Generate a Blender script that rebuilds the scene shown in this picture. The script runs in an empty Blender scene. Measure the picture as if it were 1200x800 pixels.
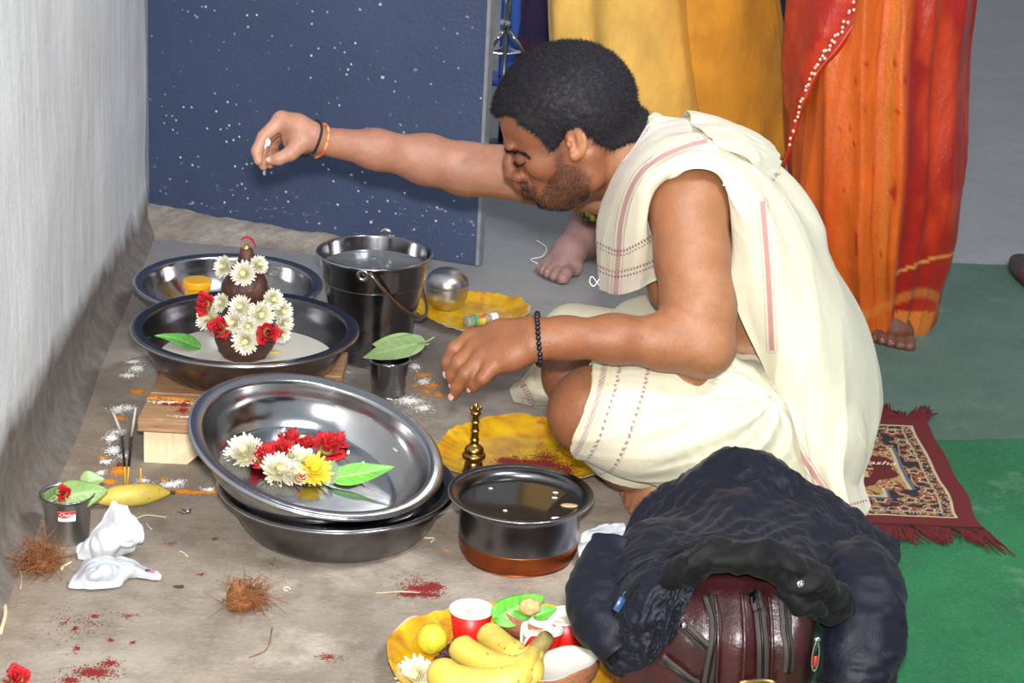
import bpy, math, random
import numpy as np
from mathutils import Matrix, Vector

# ------------------------------------------------------------------ camera, world, lights, exposure
scn = bpy.context.scene
COL = scn.collection
FPX, CAMH, PITCH, ROLL = 2500.0, 1.18, math.radians(19.5), math.radians(3.0)
cam_data = bpy.data.cameras.new('camera')
cam_data.sensor_width = 36.0
cam_data.lens = 36.0 * FPX / 1200.0
cam_data.clip_start = 0.05
cam = bpy.data.objects.new('camera', cam_data)
COL.objects.link(cam)
cam.matrix_world = (Matrix.Translation((0, 0, CAMH)) @ Matrix.Rotation(math.pi / 2 - PITCH, 4, 'X') @ Matrix.Rotation(ROLL, 4, 'Z'))
scn.camera = cam

world = bpy.data.worlds.new('evening_air')
scn.world = world
world.use_nodes = True
world.node_tree.nodes['Background'].inputs[0].default_value = (0.80, 0.90, 1.0, 1)
world.node_tree.nodes['Background'].inputs[1].default_value = 0.24

def area_light(name, loc, target, energy, sx, sy, color=(1, 1, 1)):
    d = bpy.data.lights.new(name, 'AREA')
    d.shape = 'RECTANGLE'; d.size = sx; d.size_y = sy; d.energy = energy; d.color = color
    o = bpy.data.objects.new(name, d); COL.objects.link(o)
    o.location = loc
    o.rotation_euler = (Vector(target) - Vector(loc)).to_track_quat('-Z', 'Y').to_euler()
    return o
# the photographer's flash, just above the lens
area_light('camera_flash', (0.01, 0.02, CAMH + 0.12), (0, 2.9, 0.2), 54.0, 0.09, 0.05, (1.0, 0.97, 0.93))
# unseen fill lights, added overhead to brighten the plaster wall and the background
area_light('fill_light', (1.3, 1.2, 2.9), (-0.5, 3.0, 0.3), 42.0, 1.2, 0.08, (0.93, 0.97, 1.0))
area_light('fill_light', (-0.1, 6.2, 2.9), (0.2, 4.0, 0.0), 5.0, 1.2, 0.08, (0.93, 0.97, 1.0))

scn.view_settings.view_transform = 'Standard'
scn.view_settings.look = 'None'
scn.view_settings.exposure = 1.0
scn.view_settings.gamma = 1.0
scn.view_settings.use_curve_mapping = False

# ------------------------------------------------------------------ helpers: measuring
_cr, _sr, _cp, _sp = math.cos(ROLL), math.sin(ROLL), math.cos(PITCH), math.sin(PITCH)
def ray(px, py):
    x, y = (px - 600) / FPX, -(py - 400) / FPX
    X, Yv = _cr * x - _sr * y, _sr * x + _cr * y
    return np.array([X, Yv * _sp + _cp, Yv * _cp - _sp])
def fl(px, py, z=0.0):          # the point at height z seen there
    d = ray(px, py); return np.array([0, 0, CAMH]) + d * ((z - CAMH) / d[2])
def dp(px, py, Y):              # the point at distance Y seen there
    d = ray(px, py); return np.array([0, 0, CAMH]) + d * (Y / d[1])
def proj(V):
    V = np.asarray(V, float) - np.array([0, 0, CAMH])
    Z = V[..., 1] * _cp - V[..., 2] * _sp
    X, Y = V[..., 0] / Z, (V[..., 1] * _sp + V[..., 2] * _cp) / Z
    return np.stack([600 + FPX * (_cr * X + _sr * Y), 400 - FPX * (-_sr * X + _cr * Y)], -1)

# ------------------------------------------------------------------ helpers: noise
def _hash(i, j, k):
    n = (i * 374761393 + j * 668265263 + k * 2147483647 * 3 + 1274126177) & 0xffffffff
    n = ((n ^ (n >> 13)) * 1274126177) & 0xffffffff
    return ((n ^ (n >> 16)) & 0xffff) / 32767.5 - 1.0
def noise(P):
    P = np.asarray(P, float)
    I = np.floor(P).astype(np.int64); f = P - I; f = f * f * (3 - 2 * f)
    r = 0
    for a in (0, 1):
        for b in (0, 1):
            for c in (0, 1):
                w = (f[..., 0] if a else 1 - f[..., 0]) * (f[..., 1] if b else 1 - f[..., 1]) * (f[..., 2] if c else 1 - f[..., 2])
                r = r + w * _hash(I[..., 0] + a, I[..., 1] + b, I[..., 2] + c)
    return r
def fbm(P, oct=3):
    P = np.asarray(P, float); r, a = 0, 1.0
    for o in range(oct):
        r = r + a * noise(P + o * 17.3); P = P * 2.03; a *= 0.5
    return r
def sstep(a, b, x):
    t = np.clip((x - a) / (b - a), 0, 1); return t * t * (3 - 2 * t)

# ------------------------------------------------------------------ helpers: geometry
class Geo:
    def __init__(s): s.V, s.Q, s.T, s.C, s.n = [], [], [], [], 0
    def add(s, V, Q=None, T=None, C=None):
        V = np.asarray(V, float).reshape(-1, 3)
        if Q is not None and len(Q): s.Q.append(np.asarray(Q, np.int64).reshape(-1, 4) + s.n)
        if T is not None and len(T): s.T.append(np.asarray(T, np.int64).reshape(-1, 3) + s.n)
        if C is None: C = np.ones((len(V), 3))
        C = np.asarray(C, float)
        if C.ndim == 1: C = np.tile(C[:3], (len(V), 1))
        s.V.append(V); s.C.append(C); s.n += len(V); return s
    def join(s, g):
        V, Q, T, C = g.arr(); return s.add(V, Q, T, C)
    def arr(s):
        return (np.concatenate(s.V), np.concatenate(s.Q) if s.Q else np.zeros((0, 4), int),
                np.concatenate(s.T) if s.T else np.zeros((0, 3), int), np.concatenate(s.C))
    def xf(s, M):
        M = np.asarray(M, float)
        s.V = [v @ M[:3, :3].T + M[:3, 3] for v in s.V]; return s
    def verts(s): return np.concatenate(s.V)
    def setcol(s, fn):
        V, Q, T, C = s.arr(); s.V, s.Q, s.T, s.C = [V], [Q] if len(Q) else [], [T] if len(T) else [], [np.asarray(fn(V), float)]; return s

def TR(x, y=None, z=None):
    if y is None: x, y, z = x
    M = np.eye(4); M[:3, 3] = (x, y, z); return M
def RX(a): c, s = math.cos(a), math.sin(a); M = np.eye(4); M[1:3, 1:3] = [[c, -s], [s, c]]; return M
def RY(a): c, s = math.cos(a), math.sin(a); M = np.eye(4); M[0, 0] = c; M[0, 2] = s; M[2, 0] = -s; M[2, 2] = c; return M
def RZ(a): c, s = math.cos(a), math.sin(a); M = np.eye(4); M[:2, :2] = [[c, -s], [s, c]]; return M
def SC(x, y=None, z=None):
    M = np.eye(4); M[0, 0] = x; M[1, 1] = x if y is None else y; M[2, 2] = x if z is None else z; return M
def DEG(a): return math.radians(a)
def aim(p, zdir, xhint=(1, 0, 0)):       # matrix at p whose local z is zdir
    z = np.array(zdir, float); z /= np.linalg.norm(z)
    x = np.array(xhint, float); x = x - z * (x @ z)
    if np.linalg.norm(x) < 1e-4: x = np.array([0, 1, 0.]) - z * z[1]
    x /= np.linalg.norm(x); M = np.eye(4)
    M[:3, 0], M[:3, 1], M[:3, 2], M[:3, 3] = x, np.cross(z, x), z, p; return M

def gridfaces(m, n, cu=False, cv=False):
    i, j = np.meshgrid(np.arange(m if cu else m - 1), np.arange(n if cv else n - 1), indexing='ij')
    i, j = i.ravel(), j.ravel(); i2, j2 = (i + 1) % m, (j + 1) % n
    return np.stack([i * n + j, i2 * n + j, i2 * n + j2, i * n + j2], 1)
def lathe(prof, n=48, fn=None, C=None):  # prof (r, z) up the outside
    prof = np.array(prof, float); a = np.linspace(0, 2 * math.pi, n, endpoint=False)
    R = prof[:, 0][:, None] * np.ones(n); Z = prof[:, 1][:, None] * np.ones(n)
    if fn: R, Z = fn(R, Z, a[None, :])
    V = np.stack([R * np.cos(a), R * np.sin(a), Z], -1).reshape(-1, 3)
    Q = gridfaces(len(prof), n, False, True)[:, ::-1]
    return Geo().add(V, Q, None, C)
def tube(P, R, n=10, closed=False, flat=1.0, cap=True, C=None):
    P = np.array(P, float); m = len(P); R = np.ones(m) * R if np.ndim(R) == 0 else np.array(R, float)
    T = (np.roll(P, -1, 0) - np.roll(P, 1, 0)) if closed else np.gradient(P, axis=0)
    T /= np.linalg.norm(T, axis=1)[:, None] + 1e-12
    u = np.cross(T[0], (0, 0, 1.)); u = np.array([1., 0, 0]) if np.linalg.norm(u) < 1e-3 else u / np.linalg.norm(u)
    a = np.linspace(0, 2 * math.pi, n, endpoint=False); V = []
    for i in range(m):
        u = u - T[i] * (u @ T[i]); u /= np.linalg.norm(u); w = np.cross(T[i], u)
        V.append(P[i] + R[i] * (np.cos(a)[:, None] * u + flat * np.sin(a)[:, None] * w))
    g = Geo(); V = np.concatenate(V); Q = gridfaces(m, n, closed, True)
    Tq = []
    if cap and not closed:
        V = np.concatenate([V, P[:1], P[-1:]]); b = m * n
        for j in range(n):
            Tq.append((b, (j + 1) % n, j)); Tq.append((b + 1, (m - 1) * n + j, (m - 1) * n + (j + 1) % n))
    return g.add(V, Q[:, ::-1], Tq, C)
def ball(c, r, n=16, m=10, C=None):
    th = np.linspace(0.02, math.pi - 0.02, m); a = np.linspace(0, 2 * math.pi, n, endpoint=False)
    V = np.stack([np.sin(th)[:, None] * np.cos(a), np.sin(th)[:, None] * np.sin(a), np.cos(th)[:, None] * np.ones(n)], -1).reshape(-1, 3)
    return Geo().add(V * np.array(r) + np.array(c), gridfaces(m, n, False, True), None, C)
def box(lo, hi, bev=0.0, C=None):
    lo, hi = np.array(lo, float), np.array(hi, float)
    if bev <= 0:
        V = [(lo[0] if not a else hi[0], lo[1] if not b else hi[1], lo[2] if not c else hi[2]) for a in (0, 1) for b in (0, 1) for c in (0, 1)]
        return Geo().add(V, [(0, 1, 3, 2), (4, 6, 7, 5), (0, 4, 5, 1), (2, 3, 7, 6), (0, 2, 6, 4), (1, 5, 7, 3)], None, C)
    prof = [(0, 0), (bev, 0)]
    g = Geo(); rings = []
    for z, o in ((lo[2], bev), (lo[2] + bev, 0), (hi[2] - bev, 0), (hi[2], bev)):
        x0, x1, y0, y1 = lo[0] + o, hi[0] - o, lo[1] + o, hi[1] - o
        b = bev if o == 0 else 0.0
        rings.append([(x0 + b, y0, z), (x1 - b, y0, z), (x1, y0 + b, z), (x1, y1 - b, z), (x1 - b, y1, z), (x0 + b, y1, z), (x0, y1 - b, z), (x0, y0 + b, z)])
    V = np.array(rings).reshape(-1, 3); Q = gridfaces(4, 8, False, True)[:, ::-1]
    g.add(V, Q, None, C)
    g.T.append(np.array([(0, i + 1, i) for i in range(1, 7)])); g.T.append(np.array([(24, 24 + i, 25 + i) for i in range(1, 7)]))
    return g
def crw(n, m):                           # Catmull-Rom weights, n controls to m samples
    W = np.zeros((m, n))
    for k, t in enumerate(np.linspace(0, n - 1, m)):
        i = min(int(t), n - 2); f = t - i
        w = (-.5 * f + f * f - .5 * f ** 3, 1 - 2.5 * f * f + 1.5 * f ** 3, .5 * f + 2 * f * f - 1.5 * f ** 3, -.5 * f * f + .5 * f ** 3)
        idx = [i - 1, i, i + 1, i + 2]
        for q, ww in zip(idx, w):
            if q < 0: W[k, 0] += 2 * ww; W[k, 1] -= ww
            elif q > n - 1: W[k, n - 1] += 2 * ww; W[k, n - 2] -= ww
            else: W[k, q] += ww
    return W
def curve(P, m): P = np.array(P, float); return crw(len(P), m) @ P
def dense(ctrl, m, n):                   # ctrl (rows, cols, 3) -> (m, n, 3)
    ctrl = np.array(ctrl, float)
    return np.einsum('ai,ijk,bj->abk', crw(ctrl.shape[0], m), ctrl, crw(ctrl.shape[1], n))
def gridnormals(S):
    du, dv = np.gradient(S, axis=0), np.gradient(S, axis=1)
    N = np.cross(du, dv); return N / (np.linalg.norm(N, axis=2)[..., None] + 1e-12)
def sheetgeo(S, C=None, flip=False):
    m, n = S.shape[:2]; Q = gridfaces(m, n)
    return Geo().add(S.reshape(-1, 3), Q[:, ::-1] if flip else Q, None, None if C is None else C.reshape(-1, 3))

# ------------------------------------------------------------------ helpers: blended solids (distance field + surface nets)
class Field:
    def __init__(s, lo, hi, h):
        s.lo, s.h = np.array(lo, float), h
        s.n = np.ceil((np.array(hi) - s.lo) / h).astype(int) + 1
        s.f = np.full(s.n, 0.2, np.float32)
    def win(s, lo, hi):
        a = np.clip(np.floor((np.array(lo) - s.lo) / s.h).astype(int), 0, s.n - 1); b = np.clip(np.ceil((np.array(hi) - s.lo) / s.h).astype(int) + 1, 1, s.n)
        sl = tuple(slice(i, j) for i, j in zip(a, b))
        ax = [(np.arange(i, j) * s.h + o).astype(np.float32) for i, j, o in zip(a, b, s.lo)]
        return sl, ax[0][:, None, None], ax[1][None, :, None], ax[2][None, None, :]
    def put(s, fn, lo, hi, k=0.0, op='add'):
        m = max(k, 0.0) + 3 * s.h + 0.004
        sl, X, Y, Z = s.win(np.array(lo) - m, np.array(hi) + m)
        d = fn(X, Y, Z).astype(np.float32); f = s.f[sl]
        if op == 'sub': f = -f
        if k > 0:
            q = np.maximum(k - np.abs(f - d), 0) / k; r = np.minimum(f, d) - q * q * k * 0.25
        else: r = np.minimum(f, d)
        if op == 'sub': r = -r
        s.f[sl] = r; return s
    def cone(s, a, b, ra, rb, k=0.0, op='add'):
        a, b = np.array(a, float), np.array(b, float)
        ba = b - a; l2 = ba @ ba; rr = ra - rb; a2 = l2 - rr * rr; il2 = 1 / l2
        def fn(X, Y, Z):
            px, py, pz = X - a[0], Y - a[1], Z - a[2]
            y = px * ba[0] + py * ba[1] + pz * ba[2]; z = y - l2
            x2 = (px * l2 - ba[0] * y) ** 2 + (py * l2 - ba[1] * y) ** 2 + (pz * l2 - ba[2] * y) ** 2
            y2, z2 = y * y * l2, z * z * l2
            kk = np.sign(rr) * rr * rr * x2
            d = (np.sqrt(x2 * a2 * il2) + y * rr) * il2 - ra
            d = np.where(np.sign(z) * a2 * z2 > kk, np.sqrt(x2 + z2) * il2 - rb, d)
            return np.where(np.sign(y) * a2 * y2 < kk, np.sqrt(x2 + y2) * il2 - ra, d)
        R = max(ra, rb)
        return s.put(fn, np.minimum(a - ra, b - rb), np.maximum(a + ra, b + rb), k, op)
    def chain(s, P, R, k=0.0, kj=0.01, op='add'):
        for i in range(len(P) - 1): s.cone(P[i], P[i + 1], R[i], R[i + 1], k if i == 0 else kj, op)
        return s
    def ell(s, c, r, rot=None, k=0.0, op='add'):
        c, r = np.array(c, float), np.array(r, float); M = np.eye(3) if rot is None else np.asarray(rot)[:3, :3]
        def fn(X, Y, Z):
            p = (X - c[0], Y - c[1], Z - c[2])
            q = [p[0] * M[0, i] + p[1] * M[1, i] + p[2] * M[2, i] for i in range(3)]
            k0 = np.sqrt(sum((q[i] / r[i]) ** 2 for i in range(3))); k1 = np.sqrt(sum((q[i] / r[i] ** 2) ** 2 for i in range(3))) + 1e-9
            return k0 * (k0 - 1) / k1
        R = np.sqrt((M ** 2 * r ** 2).sum(1))
        return s.put(fn, c - R, c + R, k, op)
    def rbox(s, c, half, r, rot=None, k=0.0, op='add'):
        c, half = np.array(c, float), np.array(half, float); M = np.eye(3) if rot is None else np.asarray(rot)[:3, :3]
        def fn(X, Y, Z):
            p = (X - c[0], Y - c[1], Z - c[2])
            q = [np.abs(p[0] * M[0, i] + p[1] * M[1, i] + p[2] * M[2, i]) - (half[i] - r) for i in range(3)]
            return np.sqrt(sum(np.maximum(x, 0) ** 2 for x in q)) + np.minimum(np.maximum(np.maximum(q[0], q[1]), q[2]), 0) - r
        R = np.abs(M) @ half
        return s.put(fn, c - R, c + R, k, op)
    def half(s, p, nrm, lo, hi):         # cut away the side nrm points to, within a box
        p, nrm = np.array(p, float), np.array(nrm, float); nrm = nrm / np.linalg.norm(nrm)
        sl, X, Y, Z = s.win(lo, hi)
        s.f[sl] = np.maximum(s.f[sl], ((X - p[0]) * nrm[0] + (Y - p[1]) * nrm[1] + (Z - p[2]) * nrm[2]).astype(np.float32)); return s
    def sample(s, P):
        q = (np.asarray(P, float) - s.lo) / s.h
        ok = np.all((q >= 0) & (q < s.n - 1.001), axis=-1); q = np.clip(q, 0, s.n - 1.001)
        i = q.astype(int); f = q - i; r = 0
        for a in (0, 1):
            for b in (0, 1):
                for c in (0, 1):
                    w = (f[..., 0] if a else 1 - f[..., 0]) * (f[..., 1] if b else 1 - f[..., 1]) * (f[..., 2] if c else 1 - f[..., 2])
                    r = r + w * s.f[i[..., 0] + a, i[..., 1] + b, i[..., 2] + c]
        return np.where(ok, r, 0.2)
    def grad(s, P):
        e = s.h; g = np.stack([s.sample(P + np.eye(3)[i] * e) - s.sample(P - np.eye(3)[i] * e) for i in range(3)], -1)
        return g / (np.linalg.norm(g, axis=-1)[..., None] + 1e-9)
    def mesh(s):
        f = s.f; ins = (f < 0); n = np.array(f.shape)
        cnt = np.zeros(n - 1, np.uint8)
        cor = [(a, b, c) for a in (0, 1) for b in (0, 1) for c in (0, 1)]
        for a, b, c in cor: cnt += ins[a:n[0] - 1 + a, b:n[1] - 1 + b, c:n[2] - 1 + c]
        cells = np.argwhere((cnt > 0) & (cnt < 8)); idx = np.full(n - 1, -1, np.int32); idx[tuple(cells.T)] = np.arange(len(cells))
        val = [f[cells[:, 0] + a, cells[:, 1] + b, cells[:, 2] + c] for a, b, c in cor]
        S = np.zeros((len(cells), 3)); W = np.zeros(len(cells))
        for p in range(8):
            for q in range(p + 1, 8):
                if sum(abs(x - y) for x, y in zip(cor[p], cor[q])) != 1: continue
                cr = (val[p] < 0) != (val[q] < 0); t = np.where(cr, val[p] / np.where(cr, val[p] - val[q], 1), 0)
                S += cr[:, None] * (np.array(cor[p]) + t[:, None] * (np.array(cor[q]) - np.array(cor[p]))); W += cr
        V = (cells + S / W[:, None]) * s.h + s.lo
        Qs = []
        for ax in range(3):
            o1, o2 = [(1, 2), (2, 0), (0, 1)][ax]
            A = np.take(ins, range(n[ax] - 1), ax); B = np.take(ins, range(1, n[ax]), ax)
            e = np.argwhere(A != B)
            e = e[(e[:, o1] > 0) & (e[:, o2] > 0) & (e[:, o1] < n[o1] - 1) & (e[:, o2] < n[o2] - 1)]
            if not len(e): continue
            d1, d2 = np.zeros(3, int), np.zeros(3, int); d1[o1] = 1; d2[o2] = 1
            q = np.stack([idx[tuple((e - d1 - d2).T)], idx[tuple((e - d2).T)], idx[tuple(e.T)], idx[tuple((e - d1).T)]], 1)
            fl_ = ~ins[tuple(e.T)]; q[fl_] = q[fl_][:, ::-1]; Qs.append(q)
        Q = np.concatenate(Qs); Q = Q[(Q >= 0).all(1)]
        return Geo().add(V, Q)
def vnormals(V, Q):
    N = np.zeros_like(V); fn = np.cross(V[Q[:, 2]] - V[Q[:, 0]], V[Q[:, 3]] - V[Q[:, 1]])
    for k in range(4): np.add.at(N, Q[:, k], fn)
    return N / (np.linalg.norm(N, axis=1)[:, None] + 1e-12)

# ------------------------------------------------------------------ helpers: objects
def worldloc(o):
    r = np.zeros(3)
    while o is not None: r += np.array(o.location); o = o.parent
    return r
def mesh_of(name, geo, mat, smooth=True, off=None):
    V, Q, T, C = geo.arr()
    if off is not None: V = V - off
    me = bpy.data.meshes.new(name)
    me.vertices.add(len(V)); me.vertices.foreach_set('co', V.astype(np.float32).ravel())
    nl = 4 * len(Q) + 3 * len(T); me.loops.add(nl)
    me.loops.foreach_set('vertex_index', np.concatenate([Q.ravel(), T.ravel()]).astype(np.int32))
    me.polygons.add(len(Q) + len(T))
    me.polygons.foreach_set('loop_start', np.concatenate([np.arange(len(Q)) * 4, 4 * len(Q) + np.arange(len(T)) * 3]).astype(np.int32))
    me.polygons.foreach_set('loop_total', np.concatenate([np.full(len(Q), 4), np.full(len(T), 3)]).astype(np.int32))
    me.polygons.foreach_set('use_smooth', np.full(len(Q) + len(T), smooth))
    me.update(calc_edges=True); me.validate()
    if len(me.vertices) == len(C):
        at = me.color_attributes.new('Col', 'FLOAT_COLOR', 'POINT')
        at.data.foreach_set('color', np.concatenate([C, np.ones((len(C), 1))], 1).astype(np.float32).ravel())
    me.materials.append(mat)
    return me
def obj(name, geo, mat, parent=None, smooth=True, local=False, solid=0.0, sub=0, edge=None):
    off = None if (parent is None or local) else worldloc(parent)
    o = bpy.data.objects.new(name, mesh_of(name, geo, mat, smooth, off) if isinstance(geo, Geo) else geo)
    COL.objects.link(o)
    if parent is not None: o.parent = parent
    if sub:
        md = o.modifiers.new('smooth', 'SUBSURF'); md.levels = md.render_levels = sub
    if solid:
        md = o.modifiers.new('thickness', 'SOLIDIFY'); md.thickness = solid; md.offset = 0
    if edge:
        md = o.modifiers.new('sharp', 'EDGE_SPLIT'); md.split_angle = DEG(edge)
    return o
def tag(o, label, cat, group=None, kind=None):
    if label: o['label'] = label
    if cat: o['category'] = cat
    if group: o['group'] = group
    if kind: o['kind'] = kind
    return o
def thing(name, label, cat, loc=(0, 0, 0), group=None):
    o = bpy.data.objects.new(name, None); COL.objects.link(o); o.location = [float(x) for x in loc]; o.empty_display_size = 0.02
    return tag(o, label, cat, group)
def struct(name, geo, mat, **k):
    o = obj(name, geo, mat, **k); o['kind'] = 'structure'; return o
def dup(root, M, label=None, group=None):       # copy a thing with its parts and sub-parts
    r = root.copy(); COL.objects.link(r); r.matrix_world = Matrix(np.asarray(M).tolist())
    if label: r['label'] = label
    if group: r['group'] = group
    for ch in list(root.children):
        c = ch.copy(); COL.objects.link(c); c.parent = r
        for g in ch.children:
            d = g.copy(); COL.objects.link(d); d.parent = c
    return r
def place(o, M): o.matrix_world = Matrix(np.asarray(M).tolist()); return o

# ------------------------------------------------------------------ materials
def hexc(h):
    c = [int(h[i:i + 2], 16) / 255 for i in (0, 2, 4)]
    return tuple(x / 12.92 if x <= 0.04045 else ((x + 0.055) / 1.055) ** 2.4 for x in c)
def L(h): return np.array(hexc(h))
class NT:
    def __init__(s, name):
        s.m = bpy.data.materials.new(name); s.m.use_nodes = True; s.t = s.m.node_tree; s.b = s.t.nodes['Principled BSDF']
    def n(s, typ, **k):
        x = s.t.nodes.new(typ)
        for a, v in k.items():
            if a.startswith('i_'):
                key = a[2:]; x.inputs[int(key) if key.isdigit() else key.replace('_', ' ')].default_value = v
            else: setattr(x, a, v)
        return x
    def l(s, a, b): s.t.links.new(a, b)
    def coord(s, kind='Object', scale=None):
        c = s.n('ShaderNodeTexCoord').outputs[kind]
        if scale is None: return c
        mp = s.n('ShaderNodeMapping'); mp.inputs['Scale'].default_value = scale; s.l(c, mp.inputs['Vector']); return mp.outputs[0]
    def noise(s, scale, detail=4, rough=0.6, vec=None, dist=0.0):
        x = s.n('ShaderNodeTexNoise'); x.inputs['Scale'].default_value = scale; x.inputs['Detail'].default_value = detail; x.inputs['Roughness'].default_value = rough; x.inputs['Distortion'].default_value = dist
        s.l(vec if vec is not None else s.coord(), x.inputs['Vector']); return x.outputs['Fac']
    def ramp(s, fac, stops, interp='LINEAR'):
        r = s.n('ShaderNodeValToRGB'); cr = r.color_ramp; cr.interpolation = interp
        while len(cr.elements) < len(stops): cr.elements.new(0.5)
        for e, (p, c) in zip(cr.elements, stops):
            e.position = p; e.color = (c, c, c, 1) if np.ndim(c) == 0 else (*c[:3], 1)
        s.l(fac, r.inputs[0]); return r.outputs[0]
    def mix(s, fac, a, b, mode='MIX'):
        x = s.n('ShaderNodeMix', data_type='RGBA', blend_type=mode)
        for v, i in ((fac, 0), (a, 6), (b, 7)):
            if hasattr(v, 'default_value'): s.l(v, x.inputs[i])
            elif i == 0: x.inputs[0].default_value = v
            else: x.inputs[i].default_value = (*v[:3], 1)
        return x.outputs[2]
    def math(s, op, a, b=0.0, clamp=False):
        x = s.n('ShaderNodeMath', operation=op, use_clamp=clamp)
        for v, i in ((a, 0), (b, 1)):
            if hasattr(v, 'default_value'): s.l(v, x.inputs[i])
            else: x.inputs[i].default_value = v
        return x.outputs[0]
    def col(s): return s.n('ShaderNodeAttribute', attribute_name='Col').outputs['Color']
    def bump(s, h, dist, strength=1.0):
        b = s.n('ShaderNodeBump'); b.inputs['Distance'].default_value = dist; b.inputs['Strength'].default_value = strength
        s.l(h, b.inputs['Height']); s.l(b.outputs[0], s.b.inputs['Normal'])
    def set(s, **k):
        for a, v in k.items():
            i = s.b.inputs[a.replace('_', ' ')]
            if hasattr(v, 'default_value'): s.l(v, i)
            elif np.ndim(v): i.default_value = (*v[:3], 1) if i.type == 'RGBA' else tuple(v)
            else: i.default_value = v
        return s
def M_(name, color=None, rough=0.5, metal=0.0, var=0.12, vs=25.0, bump=0.0, bs=120.0, attr=False, **k):
    t = NT(name)
    base = t.col() if attr else t.mix(1.0, color, color)
    if attr and color is not None: base = t.mix(1.0, base, color, 'MULTIPLY')
    f = t.ramp(t.noise(vs), [(0.25, 1 - var), (0.75, 1 + var * 0.6)])
    base = t.mix(1.0, base, f, 'MULTIPLY')
    rr = t.math('ADD', t.math('MULTIPLY', t.noise(vs * 1.7), rough * 0.5), rough * 0.75, True)
    t.set(Base_Color=base, Roughness=rr, Metallic=metal, **k)
    if bump: t.bump(t.noise(bs, 5), bump)
    return t.m

# ================================================================== materials
STEEL = M_('steel', L('b9b9bb'), 0.16, 1.0, 0.18, 14, 0.00012, 60)
STEEL_DULL = M_('worn_steel', L('77767a'), 0.24, 1.0, 0.3, 18, 0.0002, 70)
STEEL_DARK = M_('dark_steel', L('96969b'), 0.17, 1.0, 0.2, 20)
BRUSHED = M_('brushed_steel', L('c2c1c0'), 0.33, 1.0, 0.12, 30, 0.0001, 90)
CHROME = M_('chrome', L('c8c8cc'), 0.12, 1.0, 0.05)
COPPER = M_('copper_base', L('a4562e'), 0.38, 1.0, 0.35, 40)
BRASS = M_('brass', L('a5854a'), 0.3, 1.0, 0.2, 60)
ATTR = M_('matte_print', None, 0.75, 0, 0.06, 40, attr=True)
ATTR_SOFT = M_('cotton', None, 0.9, 0, 0.04, 60, 0.0006, 700, attr=True)
FOIL = M_('foil_print', None, 0.26, 0, 0.08, 30, 0.0006, 160, attr=True, Coat_Weight=0.5, Coat_Roughness=0.15)
LEAF = M_('leaf_skin', None, 0.42, 0, 0.1, 80, 0.0004, 300, attr=True)
PETAL = M_('petal', None, 0.7, 0, 0.05, 200, attr=True)
CLAY = M_('brown_clay', L('4a2a20'), 0.55, 0, 0.35, 90, 0.0012, 220)
WOODM = NT('raw_wood')
_g = WOODM.noise(6, 6, 0.7, WOODM.coord('Object', (3, 45, 45)), 0.6)
WOODM.set(Base_Color=WOODM.ramp(_g, [(0.3, L('77543a')), (0.5, L('a07a58')), (0.72, L('b8916c'))]), Roughness=0.7)
WOODM.bump(_g, 0.0006)
WOODM = WOODM.m
PALEWOOD = NT('pale_wood')
_g = PALEWOOD.noise(6, 5, 0.6, PALEWOOD.coord('Object', (50, 50, 3)), 0.3)
PALEWOOD.set(Base_Color=PALEWOOD.ramp(_g, [(0.3, L('d9c19b')), (0.6, L('e6d5b3'))]), Roughness=0.65)
PALEWOOD = PALEWOOD.m
REDPAPER = M_('red_paper', L('d0140f'), 0.4, 0, 0.05)
WHITEPAPER = M_('white_paper', L('d8d6cf'), 0.6, 0, 0.03, 60)
BANANA = NT('banana_peel')
_n = BANANA.noise(55, 5); _s = BANANA.noise(160, 2)
BANANA.set(Base_Color=BANANA.mix(BANANA.ramp(_s, [(0.64, 0.0), (0.72, 0.8)]), BANANA.mix(BANANA.ramp(_n, [(0.35, 0.0), (0.7, 1.0)]), L('d2b548'), L('bfae58')), L('7a5526')), Roughness=0.45)
BANANA = BANANA.m
BROWN = M_('brown_tip', L('4a3520'), 0.8, 0, 0.3, 120)
COIR = M_('coir', L('8a5630'), 0.9, 0, 0.35, 200)
SHELL = NT('coconut_shell')
_g = SHELL.noise(9, 6, 0.7, SHELL.coord('Object', (14, 14, 60)), 0.5)
SHELL.set(Base_Color=SHELL.ramp(_g, [(0.3, L('6b3c28')), (0.6, L('a8714f')), (0.8, L('bd8d68'))]), Roughness=0.8)
SHELL.bump(_g, 0.0012)
SHELL = SHELL.m
COCOWHITE = M_('coconut_flesh', L('d6d4cc'), 0.5, 0, 0.05, 60)
WATER = M_('dark_water', L('2a2622'), 0.06, 0, 0.25, 30)
MILK = M_('milky_water', L('cfcbbf'), 0.25, 0, 0.06, 30)
CLEARPLASTIC = M_('clear_plastic', L('e8ecee'), 0.08, 0, 0.0, Transmission_Weight=0.85)
WHITEPLASTIC = M_('white_plastic', L('e4e6ea'), 0.3, 0, 0.05, 40, Coat_Weight=0.3)

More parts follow.
